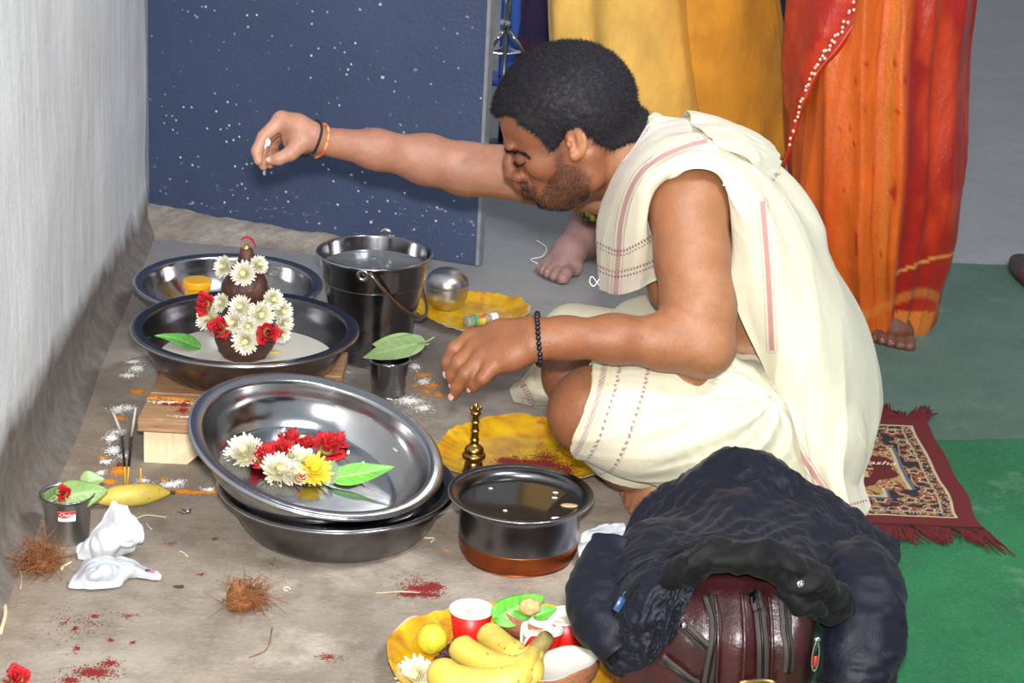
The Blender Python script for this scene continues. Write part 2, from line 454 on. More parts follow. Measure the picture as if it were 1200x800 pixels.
# ================================================================== the setting
def concrete():
    t = NT('concrete_floor')
    P = t.coord()
    big, mid, fine = t.noise(2.6, 6, 0.62, P), t.noise(16, 6, 0.7, P), t.noise(130, 4, 0.7, P)
    c = t.ramp(big, [(0.32, L('80766c')), (0.5, L('938779')), (0.66, L('a79c8e'))])
    c = t.mix(t.ramp(mid, [(0.45, 0.0), (0.75, 0.75)]), c, L('64594f')); c = t.mix(t.ramp(t.noise(5.5, 6, 0.7, P), [(0.55, 0.0), (0.66, 0.6)]), c, L('b9ae9f'))
    sep = t.n('ShaderNodeSeparateXYZ'); t.l(P, sep.inputs[0])
    x = t.math('ADD', sep.outputs['X'], t.math('MULTIPLY', mid, 0.12))
    sand = t.math('MULTIPLY', t.ramp(t.math('MULTIPLY', t.math('ADD', x, 1.0), 0.9), [(0.30, 1.0), (0.50, 0.0)]), t.ramp(mid, [(0.3, 0.25), (0.65, 0.95)]))
    c = t.mix(sand, c, L('8d6b4b'))
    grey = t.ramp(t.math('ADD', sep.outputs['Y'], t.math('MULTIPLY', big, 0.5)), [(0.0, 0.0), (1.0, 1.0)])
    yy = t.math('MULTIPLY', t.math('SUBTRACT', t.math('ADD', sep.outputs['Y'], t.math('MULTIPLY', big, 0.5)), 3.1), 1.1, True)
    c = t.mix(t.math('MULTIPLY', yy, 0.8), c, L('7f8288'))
    c = t.mix(t.ramp(fine, [(0.58, 0.0), (0.72, 0.55)]), c, L('b5aa9c'))
    c = t.mix(t.ramp(t.noise(210, 3, 0.7, P), [(0.62, 0.0), (0.70, 0.5)]), c, L('4d433b'))
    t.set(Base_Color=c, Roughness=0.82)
    t.bump(t.math('ADD', t.math('MULTIPLY', mid, 0.6), t.math('MULTIPLY', fine, 0.4)), 0.004)
    return t.m
n_ = 90
gx, gy = np.meshgrid(np.linspace(-1.2, 4.5, n_), np.linspace(-1.0, 11, n_ * 2), indexing='ij')
S = np.stack([gx, gy, np.zeros_like(gx)], -1)
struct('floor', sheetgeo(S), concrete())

WA, WB = np.array([-0.7185, 3.98]), np.array([-0.622, 2.389])     # foot of the plaster wall
wd = (WB - WA) / np.linalg.norm(WB - WA)
def wallmat():
    t = NT('lime_washed_plaster'); P = t.coord()
    streak = t.noise(7, 5, 0.6, t.coord('Object', (6, 6, 0.7))); mid = t.noise(30, 5, 0.7, P); fine = t.noise(220, 3, 0.7, P)
    c = t.ramp(streak, [(0.3, L('cbcdd0')), (0.6, L('dfe0e0')), (0.8, L('e8e8e6'))])
    c = t.mix(t.ramp(mid, [(0.55, 0.0), (0.8, 0.35)]), c, L('a99f98'))
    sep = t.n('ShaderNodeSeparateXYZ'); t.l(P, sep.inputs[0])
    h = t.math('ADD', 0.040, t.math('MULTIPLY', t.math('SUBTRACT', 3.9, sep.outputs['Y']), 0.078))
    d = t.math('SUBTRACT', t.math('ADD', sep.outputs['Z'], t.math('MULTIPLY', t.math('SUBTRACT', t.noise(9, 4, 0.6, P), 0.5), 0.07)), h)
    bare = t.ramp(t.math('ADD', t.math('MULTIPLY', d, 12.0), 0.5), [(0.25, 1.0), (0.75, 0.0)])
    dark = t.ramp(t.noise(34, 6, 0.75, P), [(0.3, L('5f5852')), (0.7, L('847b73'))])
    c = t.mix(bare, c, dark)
    t.set(Base_Color=c, Roughness=0.85)
    t.bump(t.math('ADD', t.math('MULTIPLY', mid, 0.5), t.math('MULTIPLY', fine, 0.3)), 0.004)
    return t.m
ss, zz = np.meshgrid(np.linspace(-0.02, 3.6, 180), np.linspace(-0.005, 2.7, 120), indexing='ij')
S = np.stack([WA[0] + wd[0] * ss, WA[1] + wd[1] * ss, zz], -1)
nrm = np.array([-wd[1], wd[0]]); nrm = nrm if nrm[0] > 0 else -nrm
bul = 0.006 * fbm(S * 3.5, 3) + 0.03 * np.exp(-zz / 0.02)          # a rough foot spreading into the floor
S[..., :2] += (bul)[..., None] * nrm
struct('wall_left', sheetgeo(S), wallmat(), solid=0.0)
# the body of the wall behind its plaster face
bk = [np.array([*(p - nrm * o), z]) for z in (0, 2.7) for p in (WA, WA + wd * 3.6) for o in (0.02, 0.16)]
struct('trim_1', Geo().add(bk, [(0, 1, 5, 4), (2, 6, 7, 3), (0, 4, 6, 2), (1, 3, 7, 5), (0, 2, 3, 1), (4, 5, 7, 6)]), M_('brick_core', L('8d8a86'), 0.9))

# rough cement fillet at the foot of the board
BA, BB = np.array([-0.7085, 3.931]), np.array([-0.074, 3.735])
bd = (BB - BA) / np.linalg.norm(BB - BA); bn = np.array([bd[1], -bd[0]])    # towards the viewer
u, v = np.meshgrid(np.linspace(0, 0.55, 90), np.linspace(0, 1, 24), indexing='ij')
w = 0.17 * (1 - 0.55 * u / 0.55)
hz = 0.030 * (1 - 0.5 * u / 0.55)
S = np.stack([BA[0] + bd[0] * u + bn[0] * (w * v - 0.03), BA[1] + bd[1] * u + bn[1] * (w * v - 0.03), hz * (1 - sstep(0.25, 1.0, v)) - 0.001], -1)
S[..., 2] += 0.006 * fbm(S * 28, 3) * (1 - v) + 0.0005
_t = NT('rough_cement'); _a = _t.noise(26, 6, 0.75); _b = _t.noise(7, 4)
_t.set(Base_Color=_t.mix(_t.ramp(_b, [(0.4, 0.0), (0.65, 0.7)]), _t.ramp(_a, [(0.3, L('7d756d')), (0.7, L('b8ada4'))]), L('6f5d4e')), Roughness=0.9); _t.bump(_a, 0.006)
struct('trim_2', sheetgeo(S), _t.m)

# the dark blue board with paint specks
def boardmat():
    t = NT('blue_board_paint'); P = t.coord()
    c = t.ramp(t.noise(2.0, 5, 0.6, P), [(0.3, L('2d3a58')), (0.7, L('3a4763'))])
    vo = t.n('ShaderNodeTexVoronoi', feature='F1'); vo.inputs['Scale'].default_value = 55; t.l(P, vo.inputs['Vector'])
    dots = t.math('MULTIPLY', t.ramp(vo.outputs['Distance'], [(0.07, 1.0), (0.15, 0.0)]), t.ramp(t.noise(5, 3, 0.6, P), [(0.42, 0.0), (0.56, 1.0)]))
    vo2 = t.n('ShaderNodeTexVoronoi', feature='F1'); vo2.inputs['Scale'].default_value = 21; t.l(P, vo2.inputs['Vector'])
    dots2 = t.math('MULTIPLY', t.ramp(vo2.outputs['Distance'], [(0.055, 1.0), (0.09, 0.0)]), t.ramp(t.noise(60, 2, 0.6, P), [(0.45, 0.0), (0.6, 1.0)]))
    scr = t.ramp(t.noise(20, 5, 0.7, t.coord('Object', (9, 9, 1.2)), 1.2), [(0.70, 0.0), (0.76, 0.35)])
    sep = t.n('ShaderNodeSeparateXYZ'); t.l(P, sep.inputs[0])
    low = t.math('MULTIPLY', t.ramp(t.noise(38, 5, 0.75, t.coord('Object', (1, 1, 2.2))), [(0.62, 0.0), (0.68, 0.8)]), t.ramp(sep.outputs['Z'], [(0.02, 1.0), (0.15, 0.0)]))
    c = t.mix(t.math('MAXIMUM', dots, dots2), c, L('c9cdd2')); c = t.mix(scr, c, L('5e6a82')); c = t.mix(low, c, L('b5b0aa'))
    t.set(Base_Color=c, Roughness=0.55); t.bump(t.noise(120, 4, 0.7, P), 0.0012)
    return t.m
bt = thing('leaning_board', 'large dark blue board flecked with white paint, standing upright against the plaster wall', 'board', (BA[0], BA[1], 0.0))
def slab(a, b, z0, z1, th, off=0.0):
    a, b = np.array(a), np.array(b)
    V = [np.array([*(p - bn * o), z]) for z in (z0, z1) for p in (a, b) for o in (off, off + th)]
    return Geo().add(V, [(0, 1, 3, 2), (4, 6, 7, 5), (0, 2, 6, 4), (1, 5, 7, 3), (0, 4, 5, 1), (2, 3, 7, 6)])
obj('panel', slab(BA, BB, 0.002, 1.45, 0.022), boardmat(), bt, smooth=False)
obj('edge_strip', slab(BB, BB + bd * 0.0065, 0.002, 1.45, 0.026, -0.001), M_('bare_edge', L('7d8086'), 0.6, 0, 0.2, 40), bt, smooth=False)

# carpets
def carpetmat(name, a, b, dust, amt):
    t = NT(name); P = t.coord()
    c = t.ramp(t.noise(5, 5, 0.65, P), [(0.3, a), (0.7, b)])
    c = t.mix(t.ramp(t.noise(6.5, 6, 0.72, P), [(0.56, 0.0), (0.74, amt)]), c, dust)
    c = t.mix(t.ramp(t.noise(240, 4, 0.8, P), [(0.5, 0.0), (0.75, 0.35)]), c, dust)
    c = t.mix(t.ramp(t.noise(330, 2, 0.8, P), [(0.5, 0.0), (0.8, 0.6)]), c, a * 0.45)
    t.set(Base_Color=c, Roughness=0.95); t.bump(t.noise(420, 3, 0.8, P), 0.003)
    return t.m
def flat_patch(poly, z0, z1):             # a thin slab with a wavy outline of four sides
    a, b, c, d = [np.array(p[:2]) for p in poly]
    V, m = [], 40
    out = []
    for p, q in ((a, b), (b, c), (c, d), (d, a)):
        for k in range(m):
            s = p + (q - p) * k / m; out.append(s + 0.003 * np.array([noise(np.array([s[0] * 9, s[1] * 9, 1.])), noise(np.array([s[0] * 9, s[1] * 9, 7.]))]))
    out = np.array(out); n = len(out); cen = out.mean(0)
    V = np.concatenate([np.c_[out, np.full(n, z0)], np.c_[out, np.full(n, z1)], [[*cen, z1]]])
    g = Geo().add(V, [(i, (i + 1) % n, n + (i + 1) % n, n + i) for i in range(n)], [(2 * n, n + i, n + (i + 1) % n) for i in range(n)])
    return g
g1, g2 = fl(1100, 518), fl(1200, 517)
k1, k2 = fl(1085, 309), fl(1200, 313)
def ext(a, b, x): return a + (b - a) * ((x - a[0]) / (b[0] - a[0]))
tag(obj('carpet', flat_patch([ext(g1, g2, 0.27), ext(g1, g2, 2.6), ext(k1, k2, 2.6), ext(k1, k2, 0.30)], 0.0, 0.004), carpetmat('faded_green_felt', L('3f5c50'), L('587266'), L('7f877f'), 0.6), smooth=False),
    'dusty faded grey green carpet under the woman in the orange sari', 'carpet')
tag(obj('carpet', flat_patch([(0.30, 0.9), (2.6, 0.9), ext(g1, g2, 2.6) + [0, -.007, 0], ext(g1, g2, 0.29) + [0, -.007, 0]], 0.0, 0.0065), carpetmat('green_felt', L('0a5a33'), L('157445'), L('72987d'), 0.75), smooth=False),
    'bright green felt carpet under the red rug and the leather bag', 'carpet')

# ================================================================== vessels
def prof_basin(s=1.0, d=1.0, lip=1.0):    # outside going up, then inside going down; rim radius 1
    p = [(0.0005, 0), (.55, 0), (.60, .004), (.75, .045), (.86, .20), (.895, .32), (.905, .345), (.985, .352), (1.0, .365), (1.0, .385), (.985, .395),
         (.92, .388), (.893, .372), (.875, .31), (.84, .20), (.735, .058), (.60, .02), (.0005, .018)]
    return [(r * s, z * s * d) for r, z in p]
def basin(label, c, r, depth, mat, M=None, group='wide steel basins'):
    t = thing('steel_basin', label, 'basin', c, group)
    k = depth / (0.395 * r)
    pr = np.array(prof_basin(r, k)); q = curve(pr, 90); q[:, 0] = np.maximum(q[:, 0], 0.0005)
    g = lathe(q, 96)
    if M is not None: g.xf(M)
    obj('bowl_body', g, mat, t, local=True)
    rr = r * 0.998; a = np.linspace(0, 2 * math.pi, 96, endpoint=False)
    rim = tube(np.stack([rr * np.cos(a), rr * np.sin(a), np.full(96, depth * 0.945)], 1), r * 0.0115, 8, True)
    if M is not None: rim.xf(M)
    obj('rolled_rim', rim, STEEL, t, local=True)
    return t
cA = fl(267, 329, 0.07); cB = fl(287.4, 381.7, 0.138); cD = fl(395.7, 563, 0.07); cC = fl(372.3, 517.3, 0.125)
RB, RD, RC, RA = 0.166, 0.155, 0.167, 0.156
basin('bright steel basin holding a yellow disc, behind the basin with the clay idol', (cA[0], cA[1], 0), RA, 0.07, STEEL)
basin('dull steel basin with milky water and a flower decked clay idol, on the wooden stool', (cB[0], cB[1], 0.0712), RB, 0.067, STEEL_DULL)
basin('dull steel basin on the bare floor, under the tilted basin of flowers', (cD[0], cD[1], 0), RD, 0.07, STEEL_DULL)
MC = aim((0, 0, 0), (0.216, -0.155, 1))
nC = MC[:3, 2]; oC = cC - nC * 0.062
basin('shiny tilted steel basin of red and white flowers, propped in another basin', oC, RC, 0.062, STEEL, MC)
# white leaf-plate piece lying in the lower basin
g = lathe([(0.0005, .0), (.05, .0), (.062, .006), (.064, .0065), (.062, .0075), (.05, .0015), (.0005, .0015)], 40, lambda R, Z, a: (R * (1 + 0.03 * np.sin(5 * a)), Z + 0.002 * np.sin(3 * a)))
g.xf(TR(fl(463, 596, .024)) @ RY(DEG(-24)) @ RX(DEG(16)) @ SC(.56))
tag(obj('paper_plate', g, WHITEPAPER), 'small white paper plate in the lower basin, mostly under the tilted basin', 'plate')

# stool of raw planks
sz = 0.0705
sa, sb, sc_ = fl(163, 490, 0.07), fl(187, 425, 0.07), fl(400, 418, 0.07)
st = thing('wooden_stool', 'low raw wood stool with pale legs under the basin of milky water', 'stool', (-0.385, 2.9, 0))
dv = np.array([-0.006, 1.0]); du = np.array([1.0, 0.03])
y0 = 2.735
for k, (a, b) in enumerate(((0.0, 0.098), (0.101, 0.203), (0.206, 0.312))):
    g = box((-0.512, y0 + a, 0.0505 + 0.0006 * (k == 1)), (-0.248, y0 + b, 0.0703), 0.0015)
    obj('plank', g, WOODM, st, smooth=False)
for yy in (y0 + 0.012, y0 + 0.26):
    prof = [(-0.505, 0), (-0.445, 0), (-0.425, 0.018), (-0.335, 0.018), (-0.315, 0), (-0.255, 0), (-0.255, 0.0505), (-0.505, 0.0505)]
    V = [(x, yy + o, z) for o in (0, 0.02) for x, z in prof]
    Q = [(i, (i + 1) % 8, 8 + (i + 1) % 8, 8 + i) for i in range(8)]
    Q += [(0, 7, 2, 1), (7, 6, 3, 2), (6, 5, 4, 3), (8, 9, 10, 15), (15, 10, 11, 14), (14, 11, 12, 13)]
    obj('leg', Geo().add(V, Q), PALEWOOD, st, smooth=False)

# bucket
cF = fl(439.1, 295.9, 0.175); rF = 0.091
bk_ = thing('steel_bucket', 'tall dark shiny steel bucket full of water behind the small tumbler', 'bucket', (cF[0], cF[1], 0))
pr = [(0.0005, .003), (.054, .003), (.056, 0), (.0575, 0), (.058, .006), (.0605, .03), (.061, .033), (.0615, .036), (.072, .09), (.0795, .128), (.081, .131), (.081, .135), (.087, .166), (.090, .172), (.0915, .174), (.0905, .177), (.088, .176),
      (.0855, .166), (.070, .09), (.056, .008), (.0005, .007)]
obj('bucket_body', lathe(curve(pr, 110).clip(0.0005, 1), 80), STEEL_DARK, bk_, local=True)
obj('water', lathe([(.0838, .154), (.05, .1542), (.0005, .1542)], 60), M_('bucket_water', L('6f7478'), 0.05, 0, 0.3, 20, 0.002, 40, Specular_IOR_Level=0.9), bk_, local=True)
a = np.linspace(0, 2 * math.pi, 90, endpoint=False)
obj('rolled_rim', tube(np.stack([.0905 * np.cos(a), .0905 * np.sin(a), np.full(90, .1745)], 1), .0026, 8, True), STEEL, bk_, local=True)
for s in (1, -1):
    dirn = np.array([0.12, 0.99, 0]) * s
    lug = lathe([(.0045, -.0015), (.0095, -.0015), (.0105, 0), (.0095, .0015), (.0045, .0015), (.0045, -.0015)], 24).xf(aim(dirn * (0.093 if s > 0 else 0.092) + np.array([0, 0, .179 if s > 0 else 0.165]), dirn))
    obj('handle_lug', lug, CHROME, bk_, local=True)
th = np.linspace(0, math.pi, 40); ax = np.array([0.12, 0.99, 0]); out = np.array([0.62, -0.08, -0.78]); 
hp_ = np.cos(th)[:, None] * ax * 0.099 + np.sin(th)[:, None] * out * 0.118 + np.array([0.012, 0, .172])
obj('bail_handle', tube(hp_, .0028, 8), M_('bail_wire', L('b39a86'), 0.3, 1.0), bk_, local=True)

# tumbler with betel leaves
cG = fl(455, 461, 0)
tm = thing('steel_tumbler', 'small dark steel tumbler with leaves over its mouth, before the bucket', 'tumbler', (cG[0], cG[1], 0))
obj('cup_body', lathe(curve([(.0005, 0), (.0245, 0), (.0255, .002), (.028, .03), (.0305, .054), (.0318, .056), (.031, .0575), (.0295, .056), (.027, .03), (.024, .004), (.0005, .004)], 60).clip(.0005, 1), 48), STEEL_DARK, tm, local=True)
obj('rolled_rim', tube(np.stack([.0312 * np.cos(a), .0312 * np.sin(a), np.full(90, .0562)], 1), .0011, 6, True), STEEL, tm, local=True)

def leafgeo(Ln, W, fold=0.35, curl=0.3, wave=0.1, c1='6f9a4a', c2='8fb86a', seed=0, n=25, m=15):
    t = np.linspace(0, 1, n)[:, None]; s = np.linspace(-1, 1, m)[None, :]
    w = W * np.sin(math.pi * t ** 0.62) ** 0.85 * (1 - 0.15 * t)
    x = w * s; y = Ln * (t - 0.10 * (1 - t) ** 3 * np.abs(s) ** 1.5)
    z = fold * np.abs(x) - curl * Ln * (t - 0.35) ** 2 + wave * W * np.sin(t * 9 + seed + 2 * s) * s * s * 0.5 + 0.05 * W * np.abs(np.sin(t * 20 - np.abs(s) * 5)) * 0.3
    z = z - z[n // 3, m // 2]
    S = np.stack([x, y + 0 * x, z], -1)
    vein = np.maximum(np.exp(-(s / 0.05) ** 2) + 0 * t, 0.6 * np.exp(-((((t * 7 - np.abs(s) * 1.6) % 1) - .5) / 0.12) ** 2) * (np.abs(s) < 0.95))
    C = L(c1) + (L(c2) - L(c1)) * (0.5 + 0.5 * fbm(S * 60 + seed, 2))[..., None].clip(0, 1)
    C = C + (L('c4d59a') - C) * (vein * 0.4)[..., None]
    return sheetgeo(S, C)
def leafM(base, tip, up=(0, 0, 1)):
    b, tp = np.array(base), np.array(tip); y = tp - b; Ln = np.linalg.norm(y); y /= Ln
    z = np.array(up, float); z = z - y * (z @ y); z /= np.linalg.norm(z); M = np.eye(4)
    M[:3, 0], M[:3, 1], M[:3, 2], M[:3, 3] = np.cross(y, z), y, z, b; return M, Ln
def leaf(label, base, tip, W, up=(0, 0, 1), group='betel leaves', name='betel_leaf', stem=True, **k):
    M, Ln = leafM(base, tip, up); t = place(thing(name, label, 'leaf', (0, 0, 0), group), M)
    obj('blade', leafgeo(Ln, W, **k), LEAF, t, local=True, solid=0.0006)
    if stem: obj('stem', tube([(0, 0.004, 0), (0.001, -Ln * .12, -.001), (0.004, -Ln * .25, 0.001)], [.0011, .001, .0012], 6), M_('leaf_stalk', L('9bb36a'), 0.5), t, local=True)
    return t
leaf('wide pale green leaf lying over the mouth of the dark tumbler', dp(492, 402, 3.03), dp(423, 418, 3.06), 0.020, (0.0, -0.75, 0.66), fold=0.1, curl=0.1, c1='7d9a62', c2='8fac74')
leaf('upright folded green leaf rising behind the leaf on the dark tumbler', dp(489, 405, 3.06), dp(434, 402, 3.075), 0.0195, (0.1, -0.9, 0.45), fold=0.2, c1='86a867', c2='9cbc80')

# lidded pot on its paper plate
def paper_plate(name, label, c, r, h, squash=0.0, seed=0, crimps=30, tilt=None, glossy=1):
    def fn(R, Z, a):
        e = sstep(.72, 1.0, R / r)
        Rn = R * (1 + 0.018 * np.sin(3 * a + seed) * e + .010 * e * np.sin(7 * a + 2 * seed) + .0035 * e * np.sin(crimps * a + 6 * np.sin(3 * a + seed)))
        return Rn, Z + e * (0.0011 * np.sin(crimps * a + 6 * np.sin(3 * a + seed)) + .0016 * np.sin(9 * a + 3 * np.sin(2 * a)) + 0.005 * np.sin(2 * a + seed))
    pr = [(.0005, 0), (.45 * r, 0.0), (.70 * r, .0008), (.79 * r, h * .22), (.92 * r, h * .72), (1.0 * r, h), (1.015 * r, h * 1.02), (1.0 * r, h * 1.06), (.92 * r, h * .72 + .0012), (.79 * r, h * .22 + .0012), (.70 * r, .002), (.45 * r, .0014), (.0005, .0014)]
    g = lathe(curve(pr, 70).clip(0.0005, 2), 160, fn)
    def colf(V):
        q = V[:, :2] / r * 2.2
        p3 = np.c_[q, np.full(len(q), seed * 3.1)]
        vein = np.abs(noise(p3 * 1.6) + 0.35 * noise(p3 * 4 + 5)); vein = 1 - sstep(0.015, 0.06, vein)
        vein *= sstep(-.2, .3, noise(p3 * 1.1 + 9))
        b = (0.5 + 0.5 * fbm(p3 * 3.0, 3))[:, None].clip(0, 1)
        C = L('b98206') + (L('d8ae16') - L('b98206')) * b
        bl = sstep(.15, .7, noise(p3 * 5 + 31))[:, None]; C = C + (L('a85f0a') - C) * .45 * bl
        C = C + (L('b4420c') - C) * (0.85 * vein)[:, None]
        under = (np.sqrt((V[:, 0] ** 2 + V[:, 1] ** 2)) > r * 1.012)[:, None]
        return np.where(under, L('b9a58a'), C)
    g.setcol(colf)
    t = thing(name, label, 'plate', c, 'yellow leaf printed paper plates')
    obj('plate_body', g, FOIL, t, local=True)
    return t
cI = fl(551, 367, 0.008)
paper_plate('paper_plate', 'yellow foil paper plate under the lidded steel pot beside the bucket', (cI[0], cI[1], 0.001), 0.098, 0.016, seed=1)
cH = dp(523, 362, cI[1] - 0.012); cH = fl(523, 360, 0.003)
pt = thing('lidded_pot', 'round steel pot with a domed lid on a yellow plate', 'pot', (cH[0], cH[1], 0.0028))
obj('pot_body', lathe(curve([(.0005, 0), (.018, .0), (.022, .002), (.034, .018), (.0365, .030), (.036, .040), (.0345, .042), (.033, .041), (.0345, .03), (.032, .018), (.02, .004), (.0005, .003)], 60).clip(.0005, 1), 48), BRUSHED, pt, local=True)
obj('lid', lathe(curve([(.0362, .0395), (.0372, .0405), (.0368, .047), (.0335, .056), (.024, .0655), (.010, .070), (.0005, .0705)], 40).clip(.0005, 1), 48), BRUSHED, pt, local=True)
# little clear bottle lying on that plate
b0, b1 = fl(546, 377, 0.013), fl(582, 371, 0.013)
Mb = aim(b0, b1 - b0, (0, 0, 1)); Lb = float(np.linalg.norm(b1 - b0))
bo = place(thing('small_bottle', 'tiny clear plastic bottle with a coloured label, lying on a yellow plate', 'bottle'), Mb)
obj('bottle_body', lathe([(.0005, 0), (.0085, 0), (.0095, .002), (.0095, Lb * .62), (.006, Lb * .75), (.0055, Lb * .8), (.0005, Lb * .8)], 24), CLEARPLASTIC, bo, local=True)
obj('cap', lathe([(.0005, Lb * .8), (.0075, Lb * .8), (.0078, Lb * .98), (.0070, Lb), (.0005, Lb)], 20), WHITEPLASTIC, bo, local=True)
g = lathe([(.0097, Lb * .20), (.0098, Lb * .22), (.0098, Lb * .52), (.0097, Lb * .54)], 40)
def colf(V):
    an = np.arctan2(V[:, 1], V[:, 0]); q = (an * 3).astype(int)
    C = np.where((V[:, 2] < Lb * .34)[:, None], L('128a5a'), L('e8c81c')); C = np.where(((np.abs(np.hypot(an - 0.6, (V[:, 2] - Lb * .45) * 60)) < .5))[:, None], L('d8321e'), C); return C
obj('label_band', g.setcol(colf), ATTR, bo, local=True)

# yellow plate with kumkum, and the brass bell standing in it
cJ = fl(615, 534, 0.01)
paper_plate('paper_plate', 'yellow foil paper plate dusted with red powder, under the sitting man\'s knee', (cJ[0], cJ[1], 0.001), 0.124, 0.017, seed=4)
cK = fl(554, 562, 0.003)
bl = thing('brass_bell', 'brass prayer bell with a beaded handle standing behind the copper based pot', 'bell', (cK[0], cK[1], 0.0026))
pr = [(.0005, .0), (.0195, .0), (.0205, .002), (.0185, .006), (.0145, .016), (.0125, .026), (.0115, .030), (.0155, .034), (.0165, .037), (.0155, .040), (.0125, .042), (.0135, .046), (.0115, .050), (.0065, .054), (.0055, .058), (.0065, .061), (.0052, .064), (.0048, .072), (.0062, .0745), (.0048, .077), (.0045, .085), (.0060, .087), (.0045, .0895), (.0048, .096), (.0068, .0985), (.0072, .1015), (.005, .104), (.0005, .1045)]
obj('bell_body', lathe(curve(pr, 150).clip(.0005, 1), 40), BRASS, bl, local=True)
for k in range(4):
    an = k * math.pi / 2 + 0.4
    obj('finial_prong', tube([(.004 * math.cos(an), .004 * math.sin(an), .103), (.0075 * math.cos(an), .0075 * math.sin(an), .107), (.006 * math.cos(an), .006 * math.sin(an), .112)], [.0018, .0022, .0010], 6), BRASS, bl, local=True)
obj('finial_tip', lathe([(.0005, .103), (.0028, .105), (.0034, .109), (.0022, .113), (.0005, .116)], 14), BRASS, bl, local=True)

# copper based pot
cE = fl(610.5, 578.1, 0.085)
hd = thing('cooking_pot', 'squat steel pot with a copper base and flared rim, holding dark water', 'pot', (cE[0], cE[1], 0))
obj('copper_base', lathe(curve([(.0005, 0), (.064, 0), (.070, .002), (.0755, .010), (.0775, .026), (.0772, .0285)], 40).clip(.0005, 1), 80), COPPER, hd, local=True)
obj('pot_wall', lathe([(.0772, .0285), (.0775, .034), (.0772, .055), (.0765, .070), (.0775, .076), (.084, .0795), (.092, .0835), (.0935, .0855), (.092, .0872), (.084, .0848), (.077, .081), (.0745, .076), (.0745, .060)], 96), STEEL_DULL, hd, local=True)
obj('rolled_rim', tube(np.stack([.0932 * np.cos(a), .0932 * np.sin(a), np.full(90, .0857)], 1), .0014, 6, True), STEEL, hd, local=True)
obj('water', lathe([(.0755, .0745), (.04, .0748), (.0005, .0748)], 64), WATER, hd, local=True)
rng = np.random.default_rng(5)
for px, py, w_, lab in ((667, 592, .012, 'soggy brown petal scrap floating near the far lip of the copper based pot'), (651, 577, .004, 'upper of two tiny pale scraps floating above the brown scrap in the pot'), (650, 583, .004, 'lower of two tiny pale scraps floating above the brown scrap in the pot'),
        (652, 607, .007, 'pale petal floating below the brown scrap in the copper based pot'), (575, 572, .003, 'tiny pale scrap alone at the bell side of the pot water'), (592, 598, .003, 'tiny pale scrap floating nearest the front lip of the pot')):
    tag(obj('petal_scrap', ball(fl(px, py, .0755), (w_, w_ * .55, .0012), 10, 6, L('b59a72') if w_ > .01 else L('e3dcc8')), PETAL), lab, 'petal', 'scraps floating in the pot')

# cup by the wall
cL = fl(80, 630, 0)
cp_ = thing('steel_cup', 'steel cup with a red sticker, leaf and red bloom, beside the plaster wall', 'cup', (cL[0], cL[1], 0))
prc = [(.0005, .002), (.0235, .002), (.0245, 0), (.0262, .0), (.0268, .003), (.0285, .03), (.0315, .057), (.0345, .0615), (.0350, .063), (.0335, .0632), (.0305, .058), (.0275, .03), (.025, .005), (.0005, .005)]
obj('cup_body', lathe(curve(prc, 80).clip(.0005, 1), 56), BRUSHED, cp_, local=True)
obj('rolled_rim', tube(np.stack([.0343 * np.cos(a), .0343 * np.sin(a), np.full(90, .0625)], 1), .0013, 6, True), STEEL, cp_, local=True)
# sticker bent round the cup, with its red flag and script
def cupr(z): return np.interp(z, [0, .003, .03, .057, .0615], [.0262, .0268, .0285, .0315, .0345])
a0 = math.atan2(-1, 0.18)
aa, zz = np.meshgrid(np.linspace(-.37, .37, 60), np.linspace(.036, .050, 30), indexing='ij')
def onsticker(u, z, o): rr = cupr(z) + o; return np.stack([rr * np.cos(a0 + u), rr * np.sin(a0 + u), z], -1)
fr = (zz - .036) / .014; fu = (aa + .37) / .74
red = (fr > 0.42 + 0.25 * sstep(.3, 1, fu) - .10 * np.sin(fu * 3)) & (fr < .97)
stk = obj('sticker', sheetgeo(onsticker(aa, zz, .0004), np.where(red[..., None], L('c8141c'), L('f2f2f0')), True), ATTR, cp_, local=True)
def textgeo(body, size, shear=0.0, depth=0.0):
    cu = bpy.data.curves.new('lettering', 'FONT'); cu.body = body; cu.size = size; cu.shear = shear; cu.align_x = 'CENTER'; cu.align_y = 'CENTER'; cu.extrude = depth; cu.resolution_u = 4
    o = bpy.data.objects.new('lettering', cu); COL.objects.link(o)
    dg = bpy.context.evaluated_depsgraph_get(); me = bpy.data.meshes.new_from_object(o.evaluated_get(dg))
    V = np.array([v.co for v in me.vertices]); g = Geo(); q = [p.vertices[:] for p in me.polygons]
    g.add(V, [f for f in q if len(f) == 4], [t for f in q if len(f) != 4 for t in [(f[0], f[i], f[i + 1]) for i in range(1, len(f) - 1)]])
    bpy.data.objects.remove(o); bpy.data.meshes.remove(me); bpy.data.curves.remove(cu); return g
g = textgeo('Chakra', 0.0068, 0.35); V = g.verts()
g.V = [onsticker(V[:, 0] / .030, .0455 + V[:, 1], .0007)]
obj('lettering', g, M_('white_print', L('fbf4ee'), 0.6), stk, local=True)
leaf('matt green leaf lying folded over the mouth of the stickered cup', dp(70, 583, cL[1] - .012), dp(127, 571, cL[1] + .01), 0.024, (-0.1, -0.72, 0.69), fold=-0.16, curl=0.3, c1='739452', c2='8aa968', seed=2)
leaf('smaller green leaf poking out behind the one on the stickered cup', dp(96, 566, cL[1] + .018), dp(122, 560, cL[1] + .022), 0.014, (0, -0.7, 0.7), c1='7f9d60', c2='93af74', stem=False)
leaf('dark green leaf standing inside the stickered cup at its wall side', dp(53, 590, cL[1] + .004), dp(78, 568, cL[1] + .012), 0.012, (0.3, -0.8, 0.5), c1='4c6a3a', c2='64834c', stem=False, seed=4)

